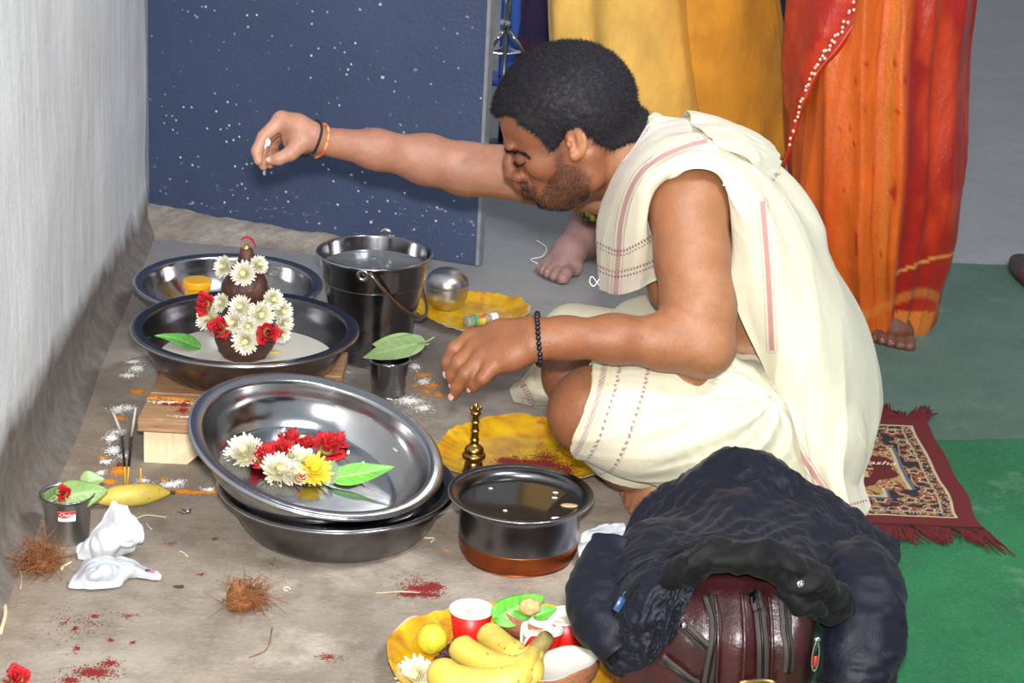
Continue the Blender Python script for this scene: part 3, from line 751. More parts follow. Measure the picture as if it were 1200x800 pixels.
# bits of the earth: rangoli powders as real grains
def grains(rng, spots, size, C, flat=.45, base=0.0006):
    g = Geo(); tet = np.array([(1, 1, 1), (-1, -1, 1), (-1, 1, -1), (1, -1, -1)], float) * .6
    for (px, py, rx, ry, n, z) in spots:
        n = int(n * 2.2)
        c = fl(px, py, z); sx, sy = rx * np.linalg.norm(c - [0, 0, CAMH]) / FPX, ry * np.linalg.norm(c - [0, 0, CAMH]) / FPX / math.sin(math.asin((CAMH - z) / np.linalg.norm(c - [0, 0, CAMH])))
        a_ = rng.uniform(0, 6.283, n); r_ = np.abs(rng.normal(0, .55, n)).clip(0, 1.6)
        p = np.c_[c[0] + sx * r_ * np.cos(a_), c[1] + sy * r_ * np.sin(a_), np.full(n, z + base)]
        s_ = size * rng.uniform(.4, 1.25, n)
        R = rng.normal(size=(n, 3, 3)); R, _ = np.linalg.qr(R)
        V = np.einsum('kj,nij->nki', tet, R) * s_[:, None, None]; V[..., 2] *= flat; V += p[:, None, :]
        T = (np.arange(n)[:, None, None] * 4 + np.array([(0, 1, 2), (0, 3, 1), (0, 2, 3), (1, 3, 2)])[None]).reshape(-1, 3)
        cc = np.asarray(C)[None, :] * rng.uniform(.8, 1.1, (n, 1)); g.add(V.reshape(-1, 3), None, T, np.repeat(cc, 4, 0))
    return g
rng = np.random.default_rng(11)
W_ = [(160, 432, 8, 4, 260, 0), (150, 440, 10, 3, 160, 0), (157, 424, 10, 2, 140, 0), (138, 480, 9, 5, 260, 0), (150, 478, 8, 4, 160, 0), (131, 513, 9, 5, 260, 0), (139, 506, 6, 3, 120, 0), (133, 528, 8, 5, 260, 0), (124, 541, 7, 3, 120, 0), (118, 554, 6, 3, 90, 0), (145, 534, 6, 4, 100, 0),
      (200, 568, 12, 4, 300, 0), (210, 565, 6, 3, 120, 0), (245, 574, 8, 3, 120, 0), (480, 470, 18, 6, 420, 0), (497, 447, 9, 5, 140, 0), (487, 430, 8, 5, 120, 0), (400, 436, 10, 4, 90, 0), (495, 478, 12, 5, 160, 0), (650, 372, 4, 2, 30, 0), (168, 563, 8, 3, 100, 0)]
tag(obj('white_powder', grains(rng, W_, .0012, L('f0efec')), ATTR, smooth=False), 'dabs of white rangoli powder along the floor round the stool', 'powder', kind='stuff')
Y_ = [(162, 459, 9, 4, 260, 0), (141, 490, 7, 3, 120, 0), (120, 537, 5, 2, 70, 0), (140, 552, 11, 6, 380, 0), (128, 565, 10, 4, 240, 0), (230, 577, 26, 2.2, 420, 0), (212, 576, 10, 2.5, 160, 0), (255, 576, 10, 2.5, 140, 0), (192, 562, 5, 2, 50, 0), (147, 573, 8, 3, 140, 0),
      (497, 440, 11, 3, 150, 0), (508, 452, 10, 4, 190, 0), (514, 463, 7, 3, 90, 0), (500, 458, 16, 9, 120, 0), (488, 452, 5, 2, 60, 0), (522, 645, 3, 1.5, 26, 0), (400, 426, 8, 3, 60, 0)]
tag(obj('turmeric_powder', grains(rng, Y_, .0012, L('d98a10')), ATTR, smooth=False), 'orange yellow turmeric powder sprinkled in lines on the floor near the stool', 'powder', kind='stuff')
R_ = [(497, 690, 22, 4, 620, 0), (508, 686, 10, 4, 260, 0), (478, 697, 14, 3, 160, 0), (500, 697, 24, 3, 260, 0), (488, 682, 28, 12, 70, 0), (110, 788, 26, 7, 560, 0), (128, 777, 12, 5, 160, 0), (82, 797, 12, 4, 160, 0), (112, 722, 6, 3, 60, 0), (88, 737, 5, 4, 60, 0), (90, 760, 4, 4, 40, 0), (130, 750, 5, 2, 40, 0), (156, 753, 4, 2, 30, 0), (150, 722, 14, 4, 30, 0),
      (385, 770, 14, 5, 70, 0), (140, 545, 5, 3, 80, 0), (236, 673, 7, 2, 20, 0), (200, 637, 10, 3, 20, 0), (252, 632, 4, 2, 14, 0), (108, 730, 30, 14, 40, 0), (75, 730, 40, 30, 50, 0), (320, 662, 60, 30, 30, 0)]
tag(obj('vermilion_powder', grains(rng, R_, .0012, L('7d160e')), ATTR, smooth=False), 'dark red vermilion powder spilled on the bare concrete floor', 'powder', kind='stuff')
K_ = [(630, 544, 34, 6, 1500, .0035), (596, 541, 14, 6, 420, .0035), (660, 552, 16, 6, 380, .0035), (640, 536, 30, 10, 240, .0035), (600, 555, 25, 8, 90, .0035)]
tag(obj('vermilion_powder', grains(rng, K_, .0014, L('6e0f0a')), ATTR, smooth=False), 'dark red powder heaped on the yellow plate below the man\'s knee', 'powder', kind='stuff')
St = [(p[0], p[1], p[2], p[3], max(6, p[4] // 4), .0706) for p in ()]
S1 = [(215, 470, 26, 2, 200, .0705), (185, 471, 12, 2, 110, .0705)]
tag(obj('white_powder', grains(rng, [(200, 472, 20, 1.5, 180, .0705), (225, 489, 30, 1.2, 60, .0705)], .0016, L('e6e0d4')), ATTR, smooth=False), 'line of white powder drawn across the stool plank', 'powder', kind='stuff')
tag(obj('turmeric_powder', grains(rng, [(205, 468, 20, 2, 200, .0706), (178, 467, 6, 2, 70, .0706)], .0016, L('d98a10')), ATTR, smooth=False), 'yellow turmeric line drawn across the stool plank', 'powder', kind='stuff')
tag(obj('vermilion_powder', grains(rng, [(193, 473, 5, 2, 50, .0707), (205, 474, 6, 2, 70, .0707), (216, 474, 6, 3, 90, .0707), (215, 481, 6, 3, 90, .0707), (186, 437, 4, 2, 40, .0707)], .0016, L('7d160e')), ATTR, smooth=False), 'dark red powder dots on the stool plank', 'powder', kind='stuff')

# ================================================================== the sitting man
def skinmat(name):
    t = NT(name); P = t.coord()
    c = t.col()
    c = t.mix(1.0, c, t.ramp(t.noise(40, 5, 0.65, P), [(0.3, 0.82), (0.7, 1.1)]), 'MULTIPLY')
    c = t.mix(1.0, c, t.ramp(t.noise(400, 2, 0.7, P), [(0.3, 0.92), (0.7, 1.05)]), 'MULTIPLY')
    t.set(Base_Color=c, Roughness=0.46, Specular_IOR_Level=0.42, Subsurface_Weight=0.08, Subsurface_Radius=(0.01, 0.004, 0.002), Subsurface_Scale=0.5)
    t.bump(t.math('ADD', t.noise(260, 4, 0.7, P), t.math('MULTIPLY', t.noise(60, 3, 0.6, P), 0.5)), 0.0007)
    return t.m
SKIN = skinmat('skin')
YM, YH = 2.84, 2.83                         # the middle plane of trunk and head
man = thing('person', 'young man with cropped black hair, in cream shawl and dhoti, sitting and reaching out', 'person', (0.33, YM, 0.0))

B = Field((-0.42, 2.44, -0.005), (0.53, 3.20, 0.66), 0.0026)
# trunk
B.ell(dp(912, 500, YM), (.105, .165, .096), RY(DEG(20)), 0)
B.ell(dp(897, 410, YM), (.120, .145, .110), RY(DEG(20)), .05)
B.ell(dp(862, 305, YM), (.108, .150, .120), RY(DEG(25)), .05)
B.ell(dp(838, 235, YM), (.090, .160, .075), RY(DEG(35)), .05)
B.cone(dp(800, 205, YM), dp(735, 185, YM), .060, .052, .04)
B.cone(dp(735, 185, YM), dp(690, 160, YM), .052, .056, .03)
B.ell(dp(800, 330, YM - .07), (.05, .06, .05), None, .03)                      # chest
# near (left) arm
sL, eL, wL = dp(806, 238, 2.668), dp(823, 404, 2.585), dp(634, 397, 2.545)
B.ell(dp(808, 236, 2.68), (.050, .052, .052), None, .03)
B.chain([sL, dp(811, 300, 2.64), dp(818, 360, 2.61), eL], [.0475, .0455, .046, .0385], .03, .02)
B.ell(eL + [0.006, 0, -.004], (.033, .032, .033), None, .015)
B.chain([eL, dp(780, 401, 2.575), dp(720, 397, 2.56), dp(660, 396, 2.55), wL], [.037, .0335, .0285, .0245, .0245], .015, .02)
# far (right) arm
sR, eR, wR = dp(715, 215, 3.00), dp(545, 198, 3.06), dp(372, 164, 2.98)
B.chain([sR, dp(630, 204, 3.04), eR], [.048, .041, .0385], .04, .02)
B.chain([eR, dp(500, 187, 3.05), dp(440, 175, 3.02), wR], [.037, .0345, .0265, .0195], .015, .02)
# near leg, far leg, feet
B.chain([dp(915, 515, 2.72), dp(790, 485, 2.64), dp(697, 478, 2.605)], [.092, .076, .055], .04, .02)
B.ell(dp(690, 482, 2.605), (.045, .045, .050), None, .02)
B.chain([dp(687, 486, 2.61), dp(735, 535, 2.66), dp(800, 568, 2.71)], [.046, .040, .030], .02, .02)
B.chain([dp(900, 480, 2.98), dp(770, 435, 3.0), dp(665, 405, 3.0)], [.088, .068, .046], .04, .02)
B.chain([dp(665, 405, 3.0), dp(672, 440, 2.93), dp(735, 505, 2.90)], [.044, .042, .034], .02, .02)
ft = fl(770, 588, 0.022); 
B.chain([dp(805, 575, 2.72), fl(775, 585, .026), fl(750, 582, .020)], [.028, .026, .021], .02, .015)
for k, (px, py, r_) in enumerate(((731, 566, .0105), (733, 577, .0085), (735, 585, .008), (738, 592, .0078), (742, 598, .0072))):
    B.chain([fl(755, 579 + k * 4, .018), fl(px + 7, py + 1, .016), fl(px, py, .012)], [.010, r_ * .95, r_], .006, .004)

# near hand: back towards us, fingers drooping
MC_ = {}
def finger(P, R, k=.006): B.chain(P, R, k, .003)
cpos = [dp(628, 396, 2.545), dp(600, 398, 2.55)]
palm = [(dp(553, 396, 2.585), .0125), (dp(556, 409, 2.565), .0125), (dp(564, 420, 2.545), .0120), (dp(578, 429, 2.53), .0110)]
for (q, r_), st_, rs in zip(palm, (dp(622, 386, 2.56), dp(622, 394, 2.55), dp(622, 402, 2.54), dp(624, 409, 2.535)), (.018, .0185, .018, .016)):
    B.chain([st_, (st_ + q) / 2 + [0, .003, 0], q], [rs, .0165, r_], .012, .012)
finger([palm[0][0], dp(533, 408, 2.575), dp(525, 424, 2.575), dp(525, 436, 2.58)], [.0118, .0102, .0088, .0068])
finger([palm[1][0], dp(538, 425, 2.55), dp(530, 438, 2.555), dp(532, 449, 2.56)], [.0120, .0105, .0090, .0070])
finger([palm[2][0], dp(546, 438, 2.53), dp(536, 453, 2.535), dp(532, 463, 2.54)], [.0114, .0100, .0086, .0068])
finger([palm[3][0], dp(566, 443, 2.52), dp(557, 451, 2.53), dp(553, 455, 2.535)], [.0102, .0088, .0076, .0062])
B.chain([dp(610, 398, 2.575), dp(578, 412, 2.61), dp(556, 432, 2.61), dp(545, 446, 2.605)], [.019, .0155, .0115, .0085], .012, .006)     # thumb, under the palm

# far hand: held up, fingers hanging and pinched
pr_ = [(dp(330, 140, 2.985), .0125), (dp(329, 143, 3.005), .0125), (dp(331, 148, 3.022), .0115), (dp(335, 154, 3.034), .0105)]
for (q, r_), st_ in zip(pr_, (dp(366, 156, 2.972), dp(367, 160, 2.982), dp(367, 164, 2.992), dp(366, 169, 2.998))):
    B.chain([st_, (st_ + q) / 2, q], [.0165, .0165, r_], .012, .012)
B.ell(dp(347, 164, 2.985), (.020, .016, .020), None, .012)
finger([pr_[0][0], dp(309, 160, 2.97), dp(301, 177, 2.96), dp(303, 189, 2.955)], [.0115, .0095, .0085, .0066])
finger([pr_[1][0], dp(310, 166, 3.00), dp(305, 184, 2.985), dp(309, 195, 2.968)], [.0115, .0095, .0085, .0066])
finger([pr_[2][0], dp(313, 172, 3.02), dp(312, 186, 3.005), dp(316, 193, 2.985)], [.0105, .0090, .0080, .0064])
finger([pr_[3][0], dp(321, 166, 3.03), dp(321, 178, 3.015), dp(327, 184, 2.995)], [.0095, .0080, .0072, .0058])
B.chain([dp(352, 168, 2.966), dp(340, 180, 2.955), dp(327, 186, 2.95), dp(317, 188, 2.952)], [.0145, .0105, .0088, .0068], .010, .005)   # thumb

# head: the profile is measured in the head's own middle plane, features mirror across it
def hp(px, py, s=0.0): return dp(px, py, YH - s)
def mir(p): q = np.array(p, float).copy(); q[1] = 2 * YH - q[1]; return q
HC = hp(668, 118)
B.ell(hp(663, 116), (.0835, .068, .0690), RY(DEG(-18)), 0.0)                     # cranium
B.ell(hp(694, 133), (.046, .058, .052), None, .03)                              # back of head
B.ell(hp(619, 142), (.0375, .056, .042), RY(DEG(-20)), .022)                       # forehead
B.cone(hp(619, 166), hp(655, 170), .0235, .058, .022)                             # middle of the face
B.cone(hp(641, 192), hp(675, 195), .0300, .048, .02)
B.ell(hp(638, 212), (.0240, .033, .030), None, .014)                              # mouth block
B.cone(hp(640, 229), hp(662, 222), .0165, .028, .016)                           # chin
for f in (lambda p: p, mir):
    B.cone(f(hp(688, 206, .045)), f(hp(650, 228, .016)), .0180, .0165, .016)     # jaw line
    B.cone(f(hp(690, 180, .052)), f(hp(690, 206, .046)), .0170, .0180, .016)
    B.ell(f(hp(632, 194, .043)), (.019, .013, .016), None, .014)                 # cheekbone
    B.ell(f(hp(598.5, 169, .022)), (.0098, .023, .0075), RY(DEG(-25)), .008)        # brow ridge
    B.ell(f(hp(600, 184, .030)), (.0070, .012, .008), None, .008, 'sub')         # eye socket
    B.ell(f(hp(612, 185.5, .031)), (.0110, .0130, .0105), None, .003)              # closed lid over the eye
    B.ell(f(hp(608, 207, .0125)), (.0105, .0085, .0085), None, .004)              # wing of the nose
    B.ell(f(hp(600, 212, .007)), (.0035, .0030, .0020), None, .002, 'sub')
    # ear
    E0 = f(hp(676, 166, .071)); sgn = 1 if f is not mir else -1
    Rm = RZ(DEG(-22 * sgn)) @ RY(DEG(-14))
    B.ell(E0, (.0155, .0065, .0240), Rm, .005)
    B.ell(E0 + np.array([-.002, -.006 * sgn, .002]), (.0095, .0055, .0150), Rm, .003, 'sub')
    B.cone(E0 + [-.003, -.003 * sgn, -.018], E0 + [-.002, -.002 * sgn, -.022], .0065, .006, .004)
    B.ell(E0 + np.array([-.0105, -.0035 * sgn, -.004]), (.004, .004, .006), Rm, .003)
    B.cone(E0 + [.000, -.0035 * sgn, .009], E0 + [.0055, -.0035 * sgn, -.010], .0030, .0030, .003)
B.chain([hp(598, 175), hp(596.5, 190), hp(599, 202)], [.0066, .0082, .0105], .007, .006)     # nose
B.ell(hp(600.5, 204), (.0112, .0105, .0090), None, .004)
B.cone(hp(606, 213), hp(612, 217), .0075, .010, .006)                                  # lips
B.cone(hp(615, 218), hp(622, 219, .018), .0075, .0055, .004); B.cone(hp(615, 218), mir(hp(622, 219, .018)), .0075, .0055, .004)
B.cone(hp(620, 226.5), hp(626, 226, .016), .0080, .0058, .004); B.cone(hp(620, 226.5), mir(hp(626, 226, .016)), .0080, .0058, .004)
for s in (-1, 1):
    B.cone(hp(611, 222.5, 0), hp(626, 223, .020 * s), .0022, .0016, .003, 'sub')
    B.cone(hp(617, 203, .020 * s), hp(625, 216, .025 * s), .0008, .0006, .006, 'sub')
B.ell(hp(626, 235), (.008, .018, .0035), None, .006, 'sub')

bg = B.mesh(); BV, BQ, _, _ = bg.arr(); BN = vnormals(BV, BQ)
# smooth a little, mostly away from face and hands
def relax(V, Q, it, lam, w):
    for _ in range(it):
        A = np.zeros_like(V); c = np.zeros(len(V))
        for i in range(4):
            for j in ((i + 1) % 4, (i + 3) % 4):
                np.add.at(A, Q[:, i], V[Q[:, j]]); np.add.at(c, Q[:, i], 1)
        V = V + (lam * w)[:, None] * (A / np.maximum(c, 1)[:, None] - V)
    return V
BV = relax(BV, BQ, 2, 0.5, np.ones(len(BV)))
BN = vnormals(BV, BQ)
def hpix(V):                                 # head-plane measure of points, both sides alike
    V = np.array(V, float); V[:, 1] = YH - np.abs(V[:, 1] - YH); s = YH - V[:, 1]
    return proj(V), s
def polyd(q, poly):                          # signed distance to a polygon, inside negative
    poly = np.array(poly, float); d = np.full(len(q), 1e9); ins = np.zeros(len(q), bool)
    for i in range(len(poly)):
        a_, b_ = poly[i], poly[(i + 1) % len(poly)]; e = b_ - a_; w_ = q - a_
        t = np.clip((w_ @ e) / (e @ e), 0, 1); d = np.minimum(d, np.linalg.norm(w_ - t[:, None] * e, axis=1))
        c = ((a_[1] <= q[:, 1]) != (b_[1] <= q[:, 1])) & (q[:, 0] < a_[0] + e[0] * (q[:, 1] - a_[1]) / (e[1] if e[1] else 1e-9)); ins ^= c
    return np.where(ins, -d, d)
HAIRP = [(576, 20), (574, 132), (584, 135), (597, 133), (606, 136), (611, 144), (620, 150), (632, 157), (642, 170), (648, 176), (656, 166), (664, 152), (678, 147), (692, 158), (702, 168), (718, 174), (734, 168), (760, 160), (770, 20)]
BEARDP = [(640, 160), (656, 160), (659, 178), (662, 192), (680, 196), (694, 205), (690, 232), (660, 250), (630, 250), (618, 236), (612, 228), (606, 219), (606, 213), (618, 211), (628, 219), (632, 228), (642, 212), (650, 200), (650, 182)]
hq, hs = hpix(BV)
headv = (BV[:, 2] > .30) & (BV[:, 0] < .235) & (BV[:, 0] > -.05) & (np.abs(BV[:, 1] - YH) < .095)
hairm = np.where(headv, sstep(3.0, -4.0, polyd(hq, HAIRP)), 0)
beardm = np.where(headv, sstep(3.0, -6.0, polyd(hq, BEARDP)), 0) * (hq[:, 0] > 600)
col = np.tile(L('9a6847'), (len(BV), 1))
P0 = BV
face = np.where(headv, sstep(735, 690, hq[:, 0]), 0)[:, None]
col = col + (L('7f4d34') - col) * face
legs = ((BV[:, 2] < .24) & (hq[:, 1] > 420) & (BV[:, 0] > .02) & (BV[:, 0] < .16))[:, None]
col = np.where(legs, L('7a4a33'), col)
forearm = sstep(.26, .12, BV[:, 0])[:, None] * (BV[:, 1] < 2.70)[:, None] * (BV[:, 2] > .1)[:, None]
col = col + (L('8a5738') - col) * forearm
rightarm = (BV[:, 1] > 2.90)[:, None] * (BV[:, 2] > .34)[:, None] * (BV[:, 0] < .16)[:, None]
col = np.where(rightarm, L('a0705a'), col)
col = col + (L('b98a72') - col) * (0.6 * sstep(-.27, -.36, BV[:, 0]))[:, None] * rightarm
lips = headv * sstep(7, 3, np.hypot(hq[:, 0] - 615, (hq[:, 1] - 222) * 1.0)) * (hs < .022)
col = col + (L('6b3a34') - col) * (0.7 * lips)[:, None]
eye = headv * sstep(13, 5, np.hypot(hq[:, 0] - 606, hq[:, 1] - 184))
col = col + (L('5b3826') - col) * (0.55 * eye)[:, None]
col = col + (L('3d2a22') - col) * (0.68 * beardm * (0.75 + 0.35 * fbm(BV * 500, 2)).clip(0, 1))[:, None]
col = col + (L('1b1718') - col) * (hairm)[:, None]
earm = headv * (hs > .066) * sstep(24, 16, np.hypot(hq[:, 0] - 676, hq[:, 1] - 168))
col = col + (L('a9714e') - col) * (0.7 * earm)[:, None]
bodygeo = Geo().add(BV, BQ, None, col)
obj('body', bodygeo, SKIN, man)

def ring_at(c, axis, rx, ry, m=60, xh=(0, 1, 0)):
    M = aim(c, axis, xh); a_ = np.linspace(0, 2 * math.pi, m, endpoint=False)
    return np.stack([rx * np.cos(a_), ry * np.sin(a_), 0 * a_], 1) @ M[:3, :3].T + M[:3, 3]
def hug(P, off):                             # lay points on the skin
    for _ in range(4): P = P + B.grad(P) * (off - B.sample(P))[:, None]
    return P
# hair: a cropped cap over the scalp and thousands of short strands
def strands(rng, P, N, D, n, ln, w, C, lift=.55, jit=.35):
    i = rng.integers(0, len(P), n); p, nn = P[i], N[i]
    d = lift * nn + (1 - lift) * D + rng.normal(0, jit, (n, 3)) * .5; d /= np.linalg.norm(d, axis=1)[:, None]
    l_ = ln * rng.uniform(.6, 1.15, n)[:, None]; s = np.cross(d, rng.normal(size=(n, 3))); s /= np.linalg.norm(s, axis=1)[:, None]; s2 = np.cross(d, s)
    b = p - nn * .0006; V = np.stack([b + s * w, b - s * w * .5 + s2 * w * .87, b - s * w * .5 - s2 * w * .87, b + d * l_], 1)
    T = (np.arange(n)[:, None, None] * 4 + np.array([(0, 1, 3), (1, 2, 3), (2, 0, 3)])[None]).reshape(-1, 3)
    return Geo().add(V.reshape(-1, 3), None, T, np.repeat(np.asarray(C)[None] * rng.uniform(.7, 1.3, (n, 1)), 4, 0))
def submesh(V, Q, keep):
    qk = Q[keep[Q].all(1)]; ids = np.unique(qk); mp = np.full(len(V), -1); mp[ids] = np.arange(len(ids)); return ids, mp[qk]
rng = np.random.default_rng(3)
HAIR = NT('black_hair'); HAIR.set(Base_Color=HAIR.col(), Roughness=0.6, Specular_IOR_Level=0.35); HAIR = HAIR.m
ids, hqf = submesh(BV, BQ, hairm > 0.02)
hv = BV[ids] + BN[ids] * ((.0070 * hairm[ids] ** .8 - .0004) + .0012 * hairm[ids] * fbm(BV[ids] * 260, 2))[:, None]
hg = Geo().add(hv, hqf, None, L('17151a'))
flow = np.array([-.55, 0, -.35])
hg.join(strands(rng, hv, BN[ids], flow, 30000, .0085, .00050, L('221f26'), .5, .5))
obj('hair', hg, HAIR, man)
ids, _q = submesh(BV, BQ, (beardm > .25) & (hairm < .4))
obj('beard', strands(rng, BV[ids], BN[ids], np.array([-.2, 0, -.9]), 4200, .0045, .00032, L('1e1613'), .45, .5), HAIR, man)
# brows, lashes
for f in (lambda p: p, mir):
    pts = curve([f(hp(591, 172, .010)), f(hp(598, 172.5, .024)), f(hp(610, 177, .040)), f(hp(619, 183, .050))], 40)
    pts = hug(pts, .0002)
    obj('eyebrow', strands(rng, np.repeat(pts, 6, 0) + rng.normal(0, .0012, (240, 3)), np.repeat(B.grad(pts), 6, 0), np.array([.7, 0, -.4]), 900, .0065, .00048, L('17110f'), .3, .25), HAIR, man)
    lp = curve([f(hp(601, 189, .022)), f(hp(605, 192.5, .034)), f(hp(611, 193, .041)), f(hp(617, 190, .047))], 24)
    lp = lp + B.grad(lp) * (-B.sample(lp) + .0004)[:, None]
    obj('eyelashes', tube(lp, np.interp(np.linspace(0, 1, 24), [0, .3, .8, 1], [.0005, .0012, .0012, .0004]), 6, C=L('100c0b')).join(strands(rng, lp, B.grad(lp), np.array([-.8, 0, -.6]), 60, .006, .0003, L('100c0b'), .5, .2)), HAIR, man)

# nails
NAIL = M_('nail', L('c99a86'), 0.3, 0, 0.05)
def nail(tip, prev, up, w):
    tip, prev = np.array(tip), np.array(prev); d = tip - prev; d /= np.linalg.norm(d); u = np.array(up, float); u = u - d * (u @ d); u /= np.linalg.norm(u)
    p = tip + d * .0005 + u * (w * .9); M = np.eye(4); M[:3, 0], M[:3, 1], M[:3, 2], M[:3, 3] = np.cross(d, u), d, u, p
    obj('fingernail', ball((0, 0, 0), (w * .72, w * .95, w * .28), 12, 8).xf(M), NAIL, man)
nail(dp(525, 436, 2.58), dp(525, 424, 2.575), (-.5, -.8, .2), .0066)
nail(dp(532, 449, 2.56), dp(530, 438, 2.555), (-.5, -.8, .2), .0066)
nail(dp(532, 463, 2.54), dp(536, 453, 2.535), (-.5, -.8, .2), .0064)
nail(dp(553, 455, 2.535), dp(557, 451, 2.53), (-.5, -.8, .2), .0056)
nail(dp(317, 188, 2.952), dp(327, 186, 2.95), (0, -.8, .6), .0060)

# wrist threads and the bead bracelet
axR = dp(440, 175, 3.02) - dp(365, 163, 2.975)
bt_pts = hug(ring_at(dp(366, 164, 2.978), axR, .021, .021), .0016)
obj('wrist_thread', tube(bt_pts, .0019, 8, True), M_('black_thread', L('14181f'), 0.8, 0, .1), man)
bt2 = hug(ring_at(dp(375, 166, 2.985), axR, .021, .021), .0016)
oc = np.where((noise(np.c_[np.arange(60) * .9, np.zeros(60), np.zeros(60)]) > 0)[:, None], L('d0542a'), L('d79a58'))
obj('wrist_thread', tube(bt2, .0022, 8, True, cap=False, C=np.repeat(oc, 8, 0)), ATTR, man)
obj('thread_tail', tube([dp(365, 178, 2.955), dp(364, 184, 2.955), dp(361, 185, 2.953), dp(367, 190, 2.955)], [.0018, .0020, .0014, .0010], 6), M_('black_thread_end', L('14181f'), 0.8), man)
axL = dp(660, 396, 2.55) - dp(600, 397, 2.545)
bp = hug(ring_at(dp(629, 396, 2.547), axL, .026, .026, 160), .0030)
dd = np.r_[0, np.cumsum(np.linalg.norm(np.diff(np.r_[bp, bp[:1]], axis=0), axis=1))]
nb = int(dd[-1] / .0066)
bg_ = Geo()
for k in range(nb):
    i = np.searchsorted(dd, dd[-1] * k / nb) % len(bp); bg_.join(ball(bp[i], .0036, 10, 7))
obj('bead_bracelet', bg_, M_('black_beads', L('101216'), 0.25, 0, .1), man)
# petals and drop of water in the raised hand
tag(obj('flower_petal', ball(dp(314, 167, 2.962), (.004, .0025, .006), 10, 6, L('eceaf0')).join(ball(dp(310, 171, 2.962), (.003, .002, .005), 10, 6, L('eceaf0'))), PETAL), 'white petals pinched between the fingers of the raised hand', 'petal')
tag(obj('water_drop', lathe([(.0003, .010), (.0008, .006), (.0022, 0), (.0024, -.002), (.0016, -.0042), (.0003, -.0048)], 16).xf(TR(dp(310, 202, 2.966))), CLEARPLASTIC), 'drop of water falling from the fingertips of the raised hand', 'drop')

# ------------------------------------------------------------------ the man's clothes
CREAM = L('cec8b0')
def clothmat(name):
    t = NT(name); P = t.coord()
    c = t.mix(1.0, t.col(), t.ramp(t.noise(18, 4, 0.6, P), [(0.3, 0.93), (0.7, 1.03)]), 'MULTIPLY')
    t.set(Base_Color=c, Roughness=0.9, Specular_IOR_Level=0.2, Sheen_Weight=0.15)
    t.bump(t.math('ADD', t.math('MULTIPLY', t.noise(900, 2, 0.7, P), 0.25), t.noise(70, 4, 0.6, P)), 0.0012)
    return t.m
COTTON = clothmat('cream_cotton')
def polydist(q, poly):
    poly = np.array(poly, float); d = np.full(q.shape[0], 1e9); tt = np.zeros(q.shape[0]); acc = 0
    for k, (a_, b_) in enumerate(zip(poly[:-1], poly[1:])):
        e = b_ - a_; l_ = np.linalg.norm(e); w_ = q - a_; tr = (w_ @ e) / (l_ * l_); t = np.clip(tr, 0, 1); dd = np.linalg.norm(w_ - t[:, None] * e, axis=1)
        if k == 0: dd = np.where(tr < 0, 1e9, dd)
        if k == len(poly) - 2: dd = np.where(tr > 1, 1e9, dd)
        m = dd < d; d = np.where(m, dd, d); tt = np.where(m, acc + t * l_, tt); acc += l_
    return d, tt
def smoothline(p, n=60): return curve(p, n)

# dhoti: wrapped lower cloth
D = Field((-0.02, 2.44, -0.004), (0.52, 3.18, 0.36), 0.0023)
kn, hpj = dp(684, 480, 2.60), dp(925, 512, 2.70)
D.chain([dp(690, 481, 2.60), dp(745, 487, 2.62), dp(820, 497, 2.655), dp(915, 512, 2.71)], [.0660, .0780, .092, .106], 0, .02)
D.ell(dp(902, 500, YM), (.114, .178, .105), RY(DEG(20)), .05)
D.ell(dp(880, 450, YM), (.118, .152, .070), None, .05)
D.ell(dp(760, 398, 2.88), (.066, .115, .056), None, .04)
D.chain([dp(895, 470, 2.99), dp(770, 428, 3.0), dp(672, 394, 3.0)], [.095, .074, .050], .04, .02)
D.cone(dp(756, 512, 2.61), dp(805, 530, 2.66), .042, .052, .03)
axk = (dp(745, 487, 2.62) - dp(690, 481, 2.60)); axk /= np.linalg.norm(axk)
opn = axk + np.array([0.0, -0.30, -0.10]); opn /= np.linalg.norm(opn)
op0 = dp(683, 480, 2.545)
D.half(op0, -opn, (-0.02, 2.44, -0.01), (0.115, 2.76, 0.30))
D.cone(dp(655, 480, 2.60), dp(722, 486, 2.612), .0585, .0640, .004, 'sub')
D.half((0, 0, .246), (-.25, 0, 1), (0.24, 2.5, .15), (.55, 3.2, .4))
g = D.mesh(); V, Q, _, _ = g.arr(); V = relax(V, Q, 2, .5, np.ones(len(V))); N = vnormals(V, Q)
tk = (V - op0) @ opn; an = np.arctan2(V[:, 2] - op0[2], V[:, 1] - 2.62)
near = (V[:, 1] < 2.80) & (V[:, 2] < .27)
amp = .0060 * sstep(.05, .16, tk) + .0015
fold = fbm(np.stack([tk * 7, an * 2.2, np.zeros_like(tk) + 3], 1), 3) + .7 * (1 - np.abs(noise(np.stack([tk * 5 + an * .8, an * 3.2 + tk * 6, 0 * tk], 1)))) 
pl = sstep(.20, .27, V[:, 0]) * np.sin((V[:, 0] * .86 + V[:, 2] * .5) * 330) * .5
V = V + N * (amp * fold + .0020 * pl * near - .001)[:, None]
bs = B.sample(V); V = V + B.grad(V) * np.maximum(.0035 - bs, 0)[:, None] * (bs > -.03)[:, None] * (tk > .004)[:, None]
C = np.tile(CREAM, (len(V), 1))
def band(C, m, c, k=1.0): return C + (np.asarray(c) - C) * (np.clip(m, 0, 1) * k)[:, None]
dots = (np.sin(an * 62) > -.1)
def line(x0, w): return sstep(w, w * .4, np.abs(tk - x0)) * near
C = band(C, line(.0035, .0014), L('cdbb52'), .7)
C = band(C, line(.0125, .0055) * (.55 + .45 * np.sin(an * 90) * np.sin(tk * 1500)), L('7c3f58'), .85)
C = band(C, line(.0215, .0012), L('cdbb52'), .6)
C = band(C, line(.0310, .0019) * dots, L('7b2238'), .9); C = band(C, line(.0335, .0007), L('9a6a78'), .6)
